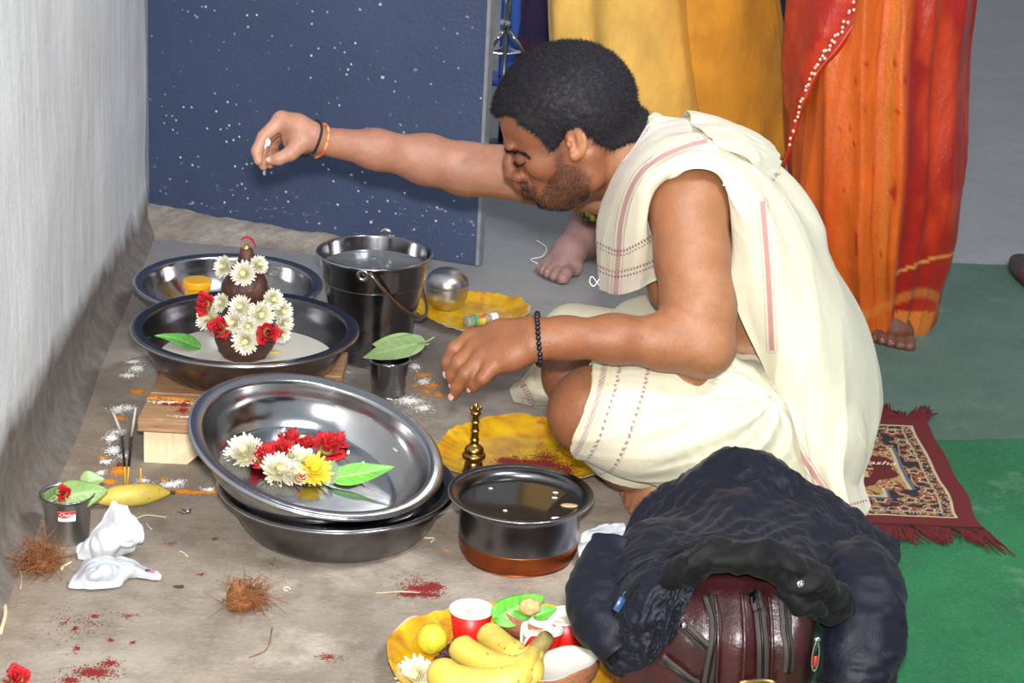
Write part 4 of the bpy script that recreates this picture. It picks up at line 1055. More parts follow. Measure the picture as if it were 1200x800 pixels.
for q_ in np.arange(.038, .062, .0040): C = band(C, line(q_, .0009), L('c9b9a4'), .5)
C = band(C, line(.0665, .0021) * dots, L('7b2238'), .9); C = band(C, line(.0690, .0008), L('9a6a78'), .5)
dh = obj('dhoti', Geo().add(V, Q, None, C), COTTON, man)

def drape(name, rows, m, n, colfn, dispfn=None, off=.0055, solid=.0012, fields=None, parent=None, mat=None, it=4, ease=3):
    ctrl = np.array([[p if len(p) == 3 and isinstance(p, np.ndarray) else dp(*p) for p in r] for r in rows])
    S = dense(ctrl, m, n); Nn = gridnormals(S)
    if np.einsum('ijk,k', Nn, np.array([0, -1, .35])).mean() < 0: Nn = -Nn; flip = True
    else: flip = False
    u, v = np.meshgrid(np.linspace(0, 1, n), np.linspace(0, 1, m))
    P = S.reshape(-1, 3)
    for F_, o_ in (fields or []):
        for _ in range(it):
            d = F_.sample(P); P = P + F_.grad(P) * np.clip(o_ - d, 0, .02)[:, None] * (d < o_)[:, None]
    S = P.reshape(S.shape)
    for _ in range(ease):                  # ease the pushed places
        S[1:-1, 1:-1] = .5 * S[1:-1, 1:-1] + .125 * (S[:-2, 1:-1] + S[2:, 1:-1] + S[1:-1, :-2] + S[1:-1, 2:])
    Nn = gridnormals(S) * (-1 if flip else 1)
    if dispfn is not None: S = S + Nn * dispfn(u, v, S)[..., None]
    P = S.reshape(-1, 3)
    for F_, o_ in (fields or []):
        d = F_.sample(P); P = P + F_.grad(P) * np.clip(.0025 - d, 0, .02)[:, None]
    S = P.reshape(S.shape)
    C = colfn(u.ravel(), v.ravel(), S.reshape(-1, 3)).reshape(*S.shape)
    return obj(name, sheetgeo(S, C, flip), mat or COTTON, parent if parent is not None else man, solid=solid), S

# hanging corner of the dhoti under the far knee
def col_hem(u, v, P):
    q = proj(P); C = np.tile(CREAM, (len(P), 1))
    for line_, w_, dot in (([(614, 452), (624, 470), (628, 474)], 5, 1), ([(612, 466), (640, 471), (690, 476)], 1.2, 1), ([(612, 470), (640, 474), (690, 479)], 1.0, 1)):
        d, t = polydist(q, smoothline(line_)); C = band(C, sstep(w_, w_ * .5, d) * (np.sin(t * 1.9) > -.2), L('8a4a5c'), .75)
    return C
drape('dhoti_corner', [[(652, 398, 2.965), (668, 408, 2.955), (690, 420, 2.95), (715, 440, 2.95)], [(630, 420, 2.97), (655, 430, 2.965), (690, 440, 2.955), (715, 455, 2.95)],
                       [(612, 445, 2.99), (648, 452, 2.985), (685, 458, 2.975), (715, 470, 2.97)], [(598, 455, 3.03), (640, 466, 2.99), (690, 472, 2.985), (715, 478, 2.98)], [fl(603, 470, .002), fl(632, 476, .002), fl(690, 481, .002), fl(715, 486, .002)]],
      70, 90, col_hem, lambda u, v, S: .003 * fbm(np.stack([u * 5, v * 2, 0 * u], -1), 2), solid=.0012)

# shawl
F0 = [(777, 324, 2.705), (751, 337, 2.695), (729, 345, 2.715), (713, 343, 2.765), (702, 337, 2.82), (706, 328, 2.87), (716, 318, 2.90)]
F1 = [(780, 297, 2.700), (752, 306, 2.670), (731, 309, 2.690), (712, 306, 2.745), (701, 299, 2.81), (704, 292, 2.87), (716, 285, 2.91)]
F2 = [(783, 258, 2.690), (755, 262, 2.645), (736, 262, 2.665), (717, 260, 2.725), (702, 258, 2.80), (703, 252, 2.85), (716, 248, 2.89)]
F3 = [(782, 219, 2.650), (760, 217, 2.632), (745, 212, 2.660), (729, 210, 2.715), (714, 214, 2.785), (718, 210, 2.81), (724, 210, 2.83)]
F4 = [(810, 199, 2.622), (797, 186, 2.640), (780, 175, 2.690), (760, 170, 2.740), (739, 178, 2.785), (742, 176, 2.795), (746, 176, 2.805)]
G0 = [(843, 211, 2.635), (839, 190, 2.650), (824, 169, 2.705), (802, 156, 2.765), (768, 150, 2.82), (774, 148, 2.89), (780, 154, 2.96)]
G1 = [(852, 262, 2.650), (869, 228, 2.632), (874, 197, 2.680), (864, 172, 2.74), (842, 151, 2.84), (832, 156, 2.93), (822, 170, 3.00)]
G2 = [(857, 310, 2.655), (890, 278, 2.632), (914, 254, 2.660), (925, 236, 2.73), (921, 224, 2.84), (905, 218, 2.95), (882, 226, 3.03)]
G3 = [(864, 358, 2.650), (905, 341, 2.630), (941, 322, 2.660), (963, 309, 2.74), (967, 300, 2.85), (952, 292, 2.96), (922, 292, 3.05)]
G4 = [(884, 408, 2.645), (925, 405, 2.625), (965, 396, 2.650), (996, 386, 2.74), (1010, 380, 2.86), (1000, 376, 2.97), (970, 372, 3.07)]
G5 = [(899, 445, 2.640), (936, 455, 2.620), (976, 460, 2.640), (1011, 455, 2.74), (1026, 450, 2.87), (1016, 450, 2.98), (986, 450, 3.07)]
G6 = [(915, 500, 2.630), (946, 515, 2.610), (981, 525, 2.625), (1009, 525, 2.73), (1019, 520, 2.86), (1010, 516, 2.98), (980, 516, 3.06)]
G7 = [(938, 548, 2.620), (962, 560, 2.605), (985, 566, 2.615), (1000, 562, 2.71), (1006, 556, 2.84), (1000, 552, 2.97), (970, 552, 3.05)]
G8 = [(962, 588, 2.610), (978, 599, 2.598), (1000, 606, 2.615), (1014, 600, 2.70), (1006, 578, 2.83), (998, 574, 2.95), (970, 574, 3.03)]
def shawl_disp(u, v, S):
    back = sstep(.42, .55, v); sh = np.exp(-((v - .40) / .10) ** 2)
    r1 = 1 - np.abs(noise(np.stack([u * 9 + v * 4, v * 2.2, 0 * u + 4.2], -1)))
    r2 = 1 - np.abs(noise(np.stack([u * 16 - v * 7, v * 3.5, 0 * u + 8.1], -1)))
    r3 = 1 - np.abs(noise(np.stack([u * 5 - v * 6.0, v * 4 + u * 2, 0 * u + 1.7], -1)))
    r4 = 1 - np.abs(noise(np.stack([u * 3.2 + v * 3.0, v * 1.4 + 5, 0 * u + 6.3], -1)))
    return back * (.013 * (r1 - .6) + .010 * (r3 - .6) + .014 * (r4 - .7)) + sh * .012 * (r2 - .6) + .0030 * (r1 - .6)
FRONT = 0.36
def shawl_col(u, v, P):
    q = proj(P); C = np.tile(CREAM, (len(P), 1)); vis = u < .70
    fr, bk = vis * (v < .40), vis * (v > .40)
    ROSE = L('a8656a')
    for pts, w_, mask in (([(722, 345), (725, 300), (728, 262), (737, 228), (752, 202), (776, 184), (806, 171), (835, 164)], 3.4, fr),
                          ([(893, 236), (898, 290), (902, 350), (905, 411)], 3.8, bk), ([(899, 452), (915, 490), (938, 532), (966, 574)], 3.4, bk)):
        d, t = polydist(q, smoothline(pts)); C = band(C, sstep(w_, w_ - 1.2, d) * mask, ROSE, .8)
        C = band(C, sstep(.8, .3, np.abs(d - w_ - 2.2)) * mask, ROSE, .6)
    for pts, w_ in (([(700, 284), (725, 294), (749, 285), (784, 262)], 1.5), ([(700, 289), (725, 299), (749, 290), (784, 267)], .8),
                    ([(700, 311), (722, 318), (749, 312), (784, 297)], 1.4), ([(700, 316), (722, 324), (749, 318), (784, 303)], 1.2)):
        d, t = polydist(q, smoothline(pts)); C = band(C, sstep(w_ + .5, w_ - .4, d) * fr * (np.sin(t * 1.7) > -.35), L('7b3048'), .85)
    for k in range(5):
        d, t = polydist(q, smoothline([(700, 293 + k * 4), (725, 302 + k * 4), (749, 294 + k * 4), (784, 272 + k * 4)])); C = band(C, sstep(.8, .3, d) * fr, L('cbb08a'), .55)
    d, t = polydist(q, smoothline([(702, 330), (730, 334), (770, 316)])); C = band(C, sstep(9, 6, d) * fr * (.5 + .5 * np.sin(q[:, 0] * 2.2) * np.sin(q[:, 1] * 2.2)), L('c9a8b4'), .5)
    d, t = polydist(q, smoothline([(709, 236), (722, 208), (741, 178), (768, 152), (800, 150)])); C = band(C, sstep(11, 7, d) * (v < .5) * (.4 + .6 * (np.sin(t * 1.3) * np.sin(d * 1.4) > 0)), L('bfa3b0'), .5)
    d, t = polydist(q, smoothline([(955, 597), (985, 594), (1016, 586)])); C = band(C, sstep(1.9, 1.0, d) * bk * (np.sin(t * 1.9) > -.3), L('7b2238'), .85)
    return C
sh, SH = drape('shawl', [F0, F1, F2, F3, F4, G0, G1, G2, G3, G4, G5, G6, G7, G8], 520, 300, shawl_col, shawl_disp, fields=[(B, .0065), (D, .0060)], solid=.0014, it=5, ease=60)
E0_ = [(800, 149, 2.89), (838, 149, 2.87), (872, 160, 2.87), (890, 170, 2.89)]
E1_ = [(812, 156, 2.79), (850, 158, 2.79), (882, 172, 2.80), (905, 187, 2.83)]
E2_ = [(828, 168, 2.735), (860, 172, 2.730), (887, 188, 2.75), (906, 196, 2.79)]
E3_ = [(842, 185, 2.690), (866, 192, 2.690), (884, 206, 2.72), (896, 214, 2.76)]
drape('shawl_end', [E0_, E1_, E2_, E3_], 90, 110, lambda u, v, P: np.tile(CREAM, (len(P), 1)), lambda u, v, S: .008 + .006 * (1 - np.abs(noise(np.stack([u * 3 + v, v * 7, 0 * u + 2], -1)))), fields=[(B, .010)], solid=.0014)
# frayed ends of the shawl hem
rng = np.random.default_rng(8)
fr_ = Geo()
for k in range(0, 110, 1):
    p = SH[-1, 2 + int(k * 1.55)]; d_ = np.array([rng.normal(0, .15), -.25 + rng.normal(0, .1), -.9]); l_ = rng.uniform(.006, .013)
    if p[2] < .004: d_ = np.array([.3, -.9, -.0])
    e_ = p + d_ * l_; e_[2] = max(e_[2], .0075); fr_.join(tube([p, e_], [.0006, .0004], 4, cap=False, C=CREAM))
obj('shawl_fringe', fr_, COTTON, man)['kind'] = 'stuff'
obj('thread_loop', tube(curve([dp(702, 334, 2.805), dp(694, 324, 2.80), dp(691, 330, 2.80), dp(696, 335, 2.80), dp(703, 326, 2.805)], 30), .0007, 6), COTTON, man)

# ================================================================== the clay idol, flowers, fruit and small things
bz = 0.0712 + 0.006                          # inner floor of the basin on the stool
iy = cB[1] + 0.002
ix = dp(287, 390, iy)[0]
I_ = Field((ix - .065, iy - .065, bz - .004), (ix + .065, iy + .065, bz + .215), .0016)
def iz(py): return dp(287, py, iy)[2]
I_.cone((ix, iy, bz + .02), (ix, iy, iz(395)), .030, .040, 0)
I_.ell((ix, iy, iz(392)), (.042, .040, .028), None, .015)
I_.ell((ix, iy, iz(372)), (.033, .031, .022), None, .012)
I_.ell((ix, iy, iz(338)), (.034, .032, .027), None, .008)
I_.ell((ix, iy, iz(320)), (.026, .025, .016), None, .008)
I_.cone((ix + .001, iy, iz(312)), (ix + .002, iy, iz(297)), .0135, .0105, .006)
I_.half((0, 0, bz + .0008), (0, 0, -1), (-1, 0, 0), (1, 4, 1))
g = I_.mesh(); V, Q, _, _ = g.arr(); N = vnormals(V, Q); V = V + N * (.0016 * fbm(V * 90, 3))[:, None]
idol = thing('clay_idol', 'brown clay idol of stacked lumps standing in milky water, dressed with flowers', 'idol', (ix, iy, bz))
obj('idol_body', Geo().add(V, Q), CLAY, idol)
obj('gold_cap', lathe([(.0005, 0), (.0065, 0), (.0070, .003), (.0055, .006), (.0035, .010), (.0005, .011)], 20).xf(TR(ix + .001, iy, iz(294))), M_('gilt', L('c79b55'), .35, .8, .2, 90), idol)
# milk
def disc(c, r, z, n=64, wob=0): return lathe([(r, 0), (r * .6, .0003), (.0005, .0003)], n, (lambda R, Z, a: (R * (1 + wob * np.sin(3 * a) + wob * np.sin(5 * a)), Z)) if wob else None).xf(TR(c[0], c[1], z))
tag(obj('milky_water', disc((cB[0] + .002, cB[1]), .1285, .0712 + .0195), MILK), 'pool of milky water in the bottom of the basin round the clay idol', 'liquid')

def petals(n, L0, w, rings, c_in, c_out, seed, cup=0.25, tilt=.18):
    g = Geo(); rng = np.random.default_rng(seed)
    for k in range(rings):
        f = k / max(rings - 1, 1); m = int(n * (1 - .35 * f)); ln = L0 * (1 - .5 * f)
        el = tilt + (1.15 - tilt) * f
        for j in range(m):
            a = 6.2832 * (j + .5 * (k % 2)) / m + rng.normal(0, .06); e = el + rng.normal(0, .09); l_ = ln * rng.uniform(.88, 1.1)
            t = np.linspace(0, 1, 4); r = .0022 + l_ * t * np.cos(e + cup * (t - .5)); z = .0012 * k + l_ * t * np.sin(e + cup * 1.6 * (t - .4))
            ww = w * np.array([.45, .95, 1.0, .35])
            V = []
            for i in range(4):
                for s in (-1, 0, 1): V.append((r[i] * math.cos(a) - s * ww[i] * math.sin(a), r[i] * math.sin(a) + s * ww[i] * math.cos(a), z[i] + .0006 * abs(s)))
            C = np.repeat(np.linspace(0, 1, 4)[:, None] * (np.array(c_out) - c_in) + c_in, 3, 0)
            g.add(V, gridfaces(4, 3), None, C)
    return g
WH, CRM = L('dddbd2'), L('d6cd8c')
mum = thing('chrysanthemum', 'white chrysanthemum', 'flower', (0, 0, -5), 'white chrysanthemums on the clay idol')
obj('petals', petals(26, .0142, .0018, 5, CRM, WH, 1), PETAL, mum, local=True)['kind'] = 'stuff'
obj('flower_center', ball((0, 0, .0042), (.0034, .0034, .0028), 14, 8, L('eae392')), PETAL, mum, local=True)
def rosegeo(seed, r=.013, c='b3101a'):
    rng = np.random.default_rng(seed); g = Geo()
    for k in range(17):
        f = k / 16; a = 2.4 * k; n_, m_ = 6, 6; s, t = np.meshgrid(np.linspace(-1, 1, n_), np.linspace(0, 1, m_), indexing='ij')
        R0 = r * (.18 + .82 * f); op = .25 + .75 * f
        rad = R0 * (.25 + .75 * t ** .7 * op + .22 * t * rng.uniform(-1, 1) + .10 * t * np.sin(4 * s + k)); ang = a + s * (.85 - .25 * f) + .3 * rng.normal()
        z = r * (1.15 - .5 * f) * t ** 1.2 - r * .35 * f * t ** 3 + r * .07 * np.sin(5 * s + k) * t - r * .2 * s * s * t
        S = np.stack([rad * np.cos(ang), rad * np.sin(ang), z], -1)
        cc = L(c) * (rng.uniform(.75, 1.25)); g.join(sheetgeo(S, np.tile(cc, (n_ * m_, 1)).reshape(n_, m_, 3)))
    return g
rose = thing('red_rose', 'red rose', 'flower', (0, 0, -5), 'red roses on the clay idol')
obj('petals', rosegeo(2), PETAL, rose, local=True, solid=.0004)['kind'] = 'stuff'
obj('sepal', lathe([(.0005, -.002), (.004, -.001), (.0052, .002), (.003, .003)], 12), M_('sepal_green', L('5f7f3c'), .6), rose, local=True)

def flower_at(proto, label, px, py, Y, nrm, s=1.0, group=None, spin=0.0, first=[]):
    M = aim(dp(px, py, Y), nrm) @ RZ(spin) @ SC(s * 1.15)
    key = proto.name.split('.')[0]; M = M @ SC(1.25 if proto is rose else 1.0)
    if key not in first: first.append(key); proto['label'] = label; proto['group'] = group or proto.get('group'); place(proto, M); return proto
    return dup(proto, M, label, group)
fy = iy - .046
GW, GR = 'white chrysanthemums on the clay idol', 'red roses on the clay idol'
for k, (px, py, Y, nx, nz, s, lab) in enumerate((
    (286, 321, iy - .033, 0, .5, 1.05, 'white chrysanthemum facing out from the neck of the clay idol'),
    (265, 313, iy - .018, -.8, .5, .95, 'white chrysanthemum on the shoulder of the clay idol nearest the wall'),
    (302, 311, iy - .006, .8, .9, .8, 'white chrysanthemum half hidden behind the head of the clay idol'),
    (319, 351, iy - .018, .5, .5, .9, 'top white chrysanthemum of the column beside the clay idol, bucket side'),
    (329, 364, iy - .014, .7, .3, .92, 'second white chrysanthemum from the top of the column beside the idol'),
    (331, 378, iy - .018, .8, .2, .85, 'third white chrysanthemum from the top of the column beside the idol'),
    (329, 391, iy - .030, .7, .1, .75, 'lowest white chrysanthemum of the column beside the clay idol'),
    (283, 361, fy + .010, -.1, .6, 1.0, 'white chrysanthemum highest on the belly of the clay idol'),
    (305, 369, fy + .006, .4, .4, 1.15, 'white chrysanthemum on the belly of the idol, above a red rose'),
    (276, 378, fy - .002, -.4, .4, .95, 'pale cream chrysanthemum in the middle of the idol, beside a red rose'),
    (291, 382, fy - .004, .1, .4, .85, 'white chrysanthemum between the belly flower and the lowest one of the idol'),
    (288, 399, fy - .010, 0, .25, 1.1, 'lowest white chrysanthemum on the front foot of the clay idol'),
    (246, 373, fy + .022, -.5, .55, 1.1, 'white chrysanthemum lying beside the idol under a red rose, wall side'),
    (261, 355, iy - .022, -.6, .5, .8, 'small white chrysanthemum tucked behind the wall side rose'))):
    flower_at(mum, lab, px, py, Y, (nx, -1, nz), s, GW, k * .7)
for k, (px, py, Y, nx, nz, s, lab) in enumerate((
    (242, 358, fy + .020, -.6, .6, 1.1, 'red rose above the outlying white flower, wall side of the clay idol'),
    (260, 385, fy - .006, -.4, .4, 1.1, 'red rose low on the clay idol between two white flowers'),
    (314, 390, fy - .008, .4, .3, 1.15, 'red rose low on the bucket side of the clay idol'))):
    flower_at(rose, lab, px, py, Y, (nx, -1, nz), s, GR, k)
# red petal crowning the idol
S = np.stack(np.meshgrid(np.linspace(-1, 1, 14), np.linspace(0, 1, 18), indexing='ij'), -1)
t_, s_ = S[..., 1], S[..., 0]; w_ = .0052 * np.sin(np.pi * (t_ * .92 + .06)) ** .7
ang = 2.3 - 2.5 * t_
Pp = np.stack([.010 * np.cos(ang) - .002 + .004 * t_, s_ * w_, .013 * np.sin(ang) + .0016 * s_ * s_], -1) + np.array([ix + .002, iy, iz(289)])
tag(obj('red_petal', sheetgeo(Pp, np.tile(L('b01325'), (14 * 18, 1)).reshape(14, 18, 3)), PETAL, solid=.0006), 'single curled red petal crowning the clay idol', 'petal')
leaf('bright green leaf half sunk in the milky water beside the idol', fl(232, 406, .094), fl(183, 389, .116), .014, (-.2, -.4, .9), fold=.25, c1='3f8a2c', c2='5fae45', stem=False, seed=3)
tag(obj('flower_scrap', ball(fl(320, 412, .0925), (.012, .006, .002), 12, 6, L('c8a94c')), PETAL), 'yellow flower scrap floating in the milky water at the basin\'s near side', 'petal')
tag(obj('flower_scrap', ball(fl(262, 410, .0925), (.009, .006, .0015), 12, 6, L('7f9a5a')), PETAL), 'green scrap floating in the milky water before the idol', 'petal')
# yellow disc in the back basin
cd = fl(231, 331, .046)
yd = thing('yellow_tub', 'round flat topped yellow tub standing in the back basin', 'tub', (cd[0], cd[1], .0045))
obj('tub_body', lathe(curve([(.0005, 0), (.0175, 0), (.0190, .002), (.0225, .030), (.0230, .036)]+[(.0230, .037), (.0225, .037)], 30).clip(.0005, 1), 48), M_('yellow_wax_side', L('d49a10'), .4, 0, .06), yd, local=True)
obj('lid', lathe(curve([(.0225, .0345), (.0248, .0355), (.0250, .042), (.0240, .0455), (.020, .0472), (.0005, .0476)], 40).clip(.0005, 1), 48), M_('yellow_wax', L('e0a210'), .4, 0, .06), yd, local=True)

# ---- flowers in the tilted basin
nB = MC[:3, 2]; exC, eyC = MC[:3, 0], MC[:3, 1]
def inC(px, py, h=0.0):                      # a point h above the inner floor of the tilted basin
    d = ray(px, py); p0 = oC + nB * (.0035 + h); t = ((p0 - np.array([0, 0, CAMH])) @ nB) / (d @ nB); return np.array([0, 0, CAMH]) + d * t
def inbowl(px, py, h=.004):
    # march the ray down to the inside surface
    d = ray(px, py); o = np.array([0, 0, CAMH]); pr = np.array([(0, .0035), (.10, .0035), (.123, .0095), (.140, .032), (.146, .050), (.149, .060)])
    for t in np.linspace(2.2, 2.9, 1400):
        q = o + d * t - oC; z_ = q @ nB; r_ = np.linalg.norm(q - z_ * nB)
        if z_ - np.interp(r_, pr[:, 0], pr[:, 1]) < h: return o + d * t
    return inC(px, py, h)
GB, GQ = 'white blooms in the tilted basin', 'red roses in the tilted basin'
def fl_in(proto, label, px, py, s, group, tiltv=(0, 0, 0), spin=0, h=.004):
    p = inbowl(px, py, h); M = aim(p, nB + np.array(tiltv)) @ RZ(spin) @ SC(s * (1.35 if proto is mum else 1.5)); return dup(proto, M, label, group)
fl_in(mum, 'white bloom at the wall side end of the heap in the tilted basin', 288, 533, 1.25, GB, (-.4, -.5, .1))
fl_in(mum, 'white bloom lying face down below the roses in the tilted basin', 326, 553, 1.2, GB, (.2, -.7, 0), 1)
fl_in(mum, 'cream white bloom between the roses and the yellow flower', 350, 544, 1.15, GB, (0, -.3, 0), 2, .010)
fl_in(mum, 'small white bloom at the lower lip of the heap in the tilted basin', 342, 557, .9, GB, (.4, -.5, 0), 2.5, .006)
yl = mum.copy(); COL.objects.link(yl); yl['label'] = 'yellow chrysanthemum beside the green leaves in the tilted basin'; yl['group'] = 'yellow bloom in the tilted basin'
obj('petals', petals(18, .0128, .0018, 4, L('e0c418'), L('ecd84a'), 4), PETAL, yl, local=True)['kind'] = 'stuff'
obj('flower_center', ball((0, 0, .0035), (.004, .004, .003), 14, 8, L('dcb90e')), PETAL, yl, local=True)
place(yl, aim(inbowl(366, 553, .010), nB + np.array([.2, -.6, 0])) @ SC(1.75))
for k, (px, py, s, tv, h, lab) in enumerate(((308, 539, 1.2, (-.3, -.4, 0), .006, 'red rose next to the white bloom at the wall side of the tilted basin'), (331, 533, 1.25, (0, -.5, .2), .012, 'red rose with a green sepal in the middle of the tilted basin'),
        (340, 519, 1.1, (0, .4, 0), .008, 'red rose highest in the heap in the tilted basin'), (358, 524, .95, (.1, 0, 0), .008, 'small red rose between the top rose and the wide rose'), (381, 528, 1.45, (.2, -.3, .2), .012, 'widest red rose, above the green leaves in the tilted basin'), (393, 519, .95, (.5, .4, 0), .006, 'red rose with a pointed petal at the stem side of the tilted basin'),
        (351, 561, .5, (0, -.5, 0), .006, 'tiny red rosebud at the lower lip of the tilted basin'))):
    fl_in(rose, lab, px, py, s, GQ, tv, k, h)
tag(obj('flower_bud', ball(inbowl(341, 534, .026), (.0045, .0035, .0045), 12, 8, L('8f8f5a')), PETAL), 'dry green bud on the middle rose in the tilted basin', 'bud')
tag(obj('flower_stalk', tube(curve([inbowl(396, 527, .012), inbowl(412, 545, .008), inbowl(430, 560, .006)], 14), [.0011] * 14, 6), M_('stalk_brown', L('7a5a44'), .7)), 'thin brown stalk leaning from the roses to the green leaf', 'stalk')
leaf('grey green underside of a folded leaf in the tilted basin', inbowl(386, 566, .004), inbowl(390, 536, .020), .0140, (-.3, -.8, .5), fold=.3, c1='7f9a76', c2='98ae8c', stem=False, seed=5, group='leaves in the tilted basin')
leaf('bright green leaf curling up over the lip of the tilted basin', inbowl(393, 560, .006), inbowl(462, 548, .022), .0155, (0, -.75, .6), fold=.3, curl=-.15, c1='3f8f1e', c2='6ab838', stem=False, seed=6, group='leaves in the tilted basin')
leaf('small dull green leaf behind the bright leaf in the tilted basin', inbowl(392, 552, .008), inbowl(428, 556, .010), .010, (0, -.4, .9), fold=.2, c1='88a477', c2='9cb48c', stem=False, seed=7, group='leaves in the tilted basin')
for px, py, an, c, lab in ((332, 504, 60, 'efe7c6', 'upright one of the two pale petals above the roses in the tilted basin'), (331, 512, 170, 'f2eedd', 'flat one of the two pale petals above the roses in the tilted basin'), (355, 511, 175, 'd8c49c', 'tan curled petal alone above the roses in the tilted basin'), (408, 530, 80, 'efe6c8', 'pale petal standing above the brown stalk in the tilted basin'), (425, 543, 60, 'f0ecd8', 'pale petal just above the bright green leaf'), (433, 555, 150, 'f0ecd8', 'pale petal touching the bright green leaf'), (399, 518, 20, 'e2d88a', 'thin yellow petal at the end of the wide rose'), (422, 552, 20, 'e0cf6a', 'small yellow petal on the brown stalk'), (463, 527, 140, 'b9b9b4', 'grey wet petal stuck high on the basin\'s far side')):
    p = inbowl(px, py, .002); q = inbowl(px + 3 * math.cos(DEG(an)), py - 3 * math.sin(DEG(an)), .002); M, _l = leafM(p, q, nB)
    tag(place(obj('loose_petal', ball((0, 0, .0005), (.0022, .0060, .0010), 10, 6, L(c)), PETAL), M), lab, 'petal', 'loose petals in the tilted basin')

# ---- banana with incense sticks by the wall
def bananageo(P, r, n=16, m=26):
    P = curve(P, m); t = np.linspace(0, 1, m)
    R = r * np.clip(np.minimum(1, (t / .34) ** .62) * np.minimum(1, ((1 - t) / .38) ** .66), .12, 1)
    g = tube(P, R, n); V = g.verts(); return g
def banana_tip(p, d, r, l_): 
    p, d = np.array(p), np.array(d) / np.linalg.norm(d); return tube([p - d * .002, p + d * l_ * .5, p + d * l_], [r, r * .9, r * .8], 8)
nb0, nb1 = fl(113, 588, .012), fl(200, 577, .012)
bn_ = thing('banana', 'single ripe banana on the floor, incense sticks stuck in it, beside the stickered cup', 'banana', (nb0[0], nb0[1], 0))
Pb = [nb0, fl(128, 583, .0145), fl(155, 580, .0150), fl(182, 577, .0140), nb1]
obj('peel', bananageo(Pb, .0150), BANANA, bn_)
obj('tip', banana_tip(nb1, nb1 - Pb[3], .0026, .006), BROWN, bn_); obj('stem', banana_tip(nb0, nb0 - Pb[1], .0030, .008), M_('banana_stem', L('8f9a3a'), .6), bn_)
Yb = fl(150, 578, .015)[1]
STICKY, ASH, CHAR = M_('bamboo_yellow', L('d9a419'), .6), M_('ash', L('a9a49c'), .95, 0, .2, 200), M_('incense_black', L('1f1c1b'), .9)
for lab, base, mid, top, tip in (('incense stick of the crossed pair whose ashen end leans towards the wall', (147, 571), (146, 546), (143, 510), (133, 484)), ('incense stick of the crossed pair whose ashen end leans towards the stool', (149, 571), (151, 546), (154, 511), (159, 477))):
    t = thing('incense_stick', lab, 'incense', dp(*base, Yb), 'incense sticks in the banana')
    obj('bamboo_core', tube([dp(*base, Yb), dp(*mid, Yb)], .0012, 6), STICKY, t); obj('charred_paste', tube([dp(*mid, Yb), dp(*top, Yb)], .0019, 8), CHAR, t); obj('ash_end', tube([dp(*top, Yb), dp((top[0] + tip[0]) / 2, (top[1] + tip[1]) / 2, Yb), dp(*tip, Yb)], [.0019, .0020, .0013], 8), ASH, t)
tag(obj('incense_stick', tube([dp(165, 570, Yb), dp(165, 548, Yb)], .0012, 6), STICKY), 'short bare yellow stub of an incense stick in the banana', 'incense', 'incense sticks in the banana')

# ---- bloom inside the cup, papers, husk
M = aim(dp(75, 579, cL[1] - .015), (0, -.8, .6)) @ SC(.95)
dup(rose, M, 'red bloom peeping out of the stickered cup under its leaf', 'red bloom in the cup')
def crumple(name, outline, m, label, cat, mat, h, seed, zb=.004, amp=.008, c=None, kinds=None):
    ctrl = np.array(outline); S = dense(ctrl, m, m); Nn = gridnormals(S); 
    if Nn[..., 1].mean() > 0: Nn = -Nn
    q = S * 34 + seed * 7.7
    d = (np.abs(noise(q)) * 1.0 + .5 * np.abs(noise(q * 2.1)) - .4)
    S = S + Nn * (amp * d)[..., None]; S[..., 2] = np.maximum(S[..., 2], .0012)
    return tag(obj(name, sheetgeo(S), mat, solid=.0007), label, cat)
y0_ = fl(120, 655, 0)[1]
TISSUE = M_('tissue_paper', L('cfd1d5'), .85, 0, .03)
crumple('tissue_paper', [[dp(134, 586, y0_ + .03), dp(140, 590, y0_ + .026), dp(150, 592, y0_ + .03)], [dp(112, 618, y0_ + .015), dp(138, 615, y0_ - .012), dp(162, 615, y0_ + .015)], [dp(90, 640, y0_), dp(130, 640, y0_ - .02), dp(168, 632, y0_)], [fl(92, 655, .002), fl(122, 656, .002), fl(150, 645, .002)]], 60, 'crumpled white tissue peak standing on the floor before the stickered cup', 'tissue', TISSUE, .0, 1, amp=.010)
COVER = M_('thin_white_plastic', L('c3c7ce'), .35, 0, .05, 40, Coat_Weight=.2)
pc = crumple('plastic_cover', [[fl(98, 660, .016), fl(120, 652, .026), fl(142, 652, .020), fl(165, 660, .012), fl(186, 669, .008)], [fl(85, 675, .010), fl(115, 668, .030), fl(142, 664, .022), fl(165, 668, .014), fl(189, 676, .006)], [fl(80, 689, .003), fl(110, 690, .004), fl(140, 687, .003), fl(152, 676, .003), fl(187, 679, .003)]], 70, 'flattened white plastic cover with a tiny printed mark, lying in front of the tissue', 'wrapper', COVER, 0, 3, amp=.006)
mk = ball((0, 0, 0), (.0035, .0024, .0006), 12, 6, L('4a3f7a')).join(ball((.006, -.001, 0), (.0035, .0024, .0006), 12, 6, L('c85a78'))).xf(TR(fl(173, 668, .0165)) @ RX(DEG(25)))
obj('printed_mark', mk, ATTR, pc)
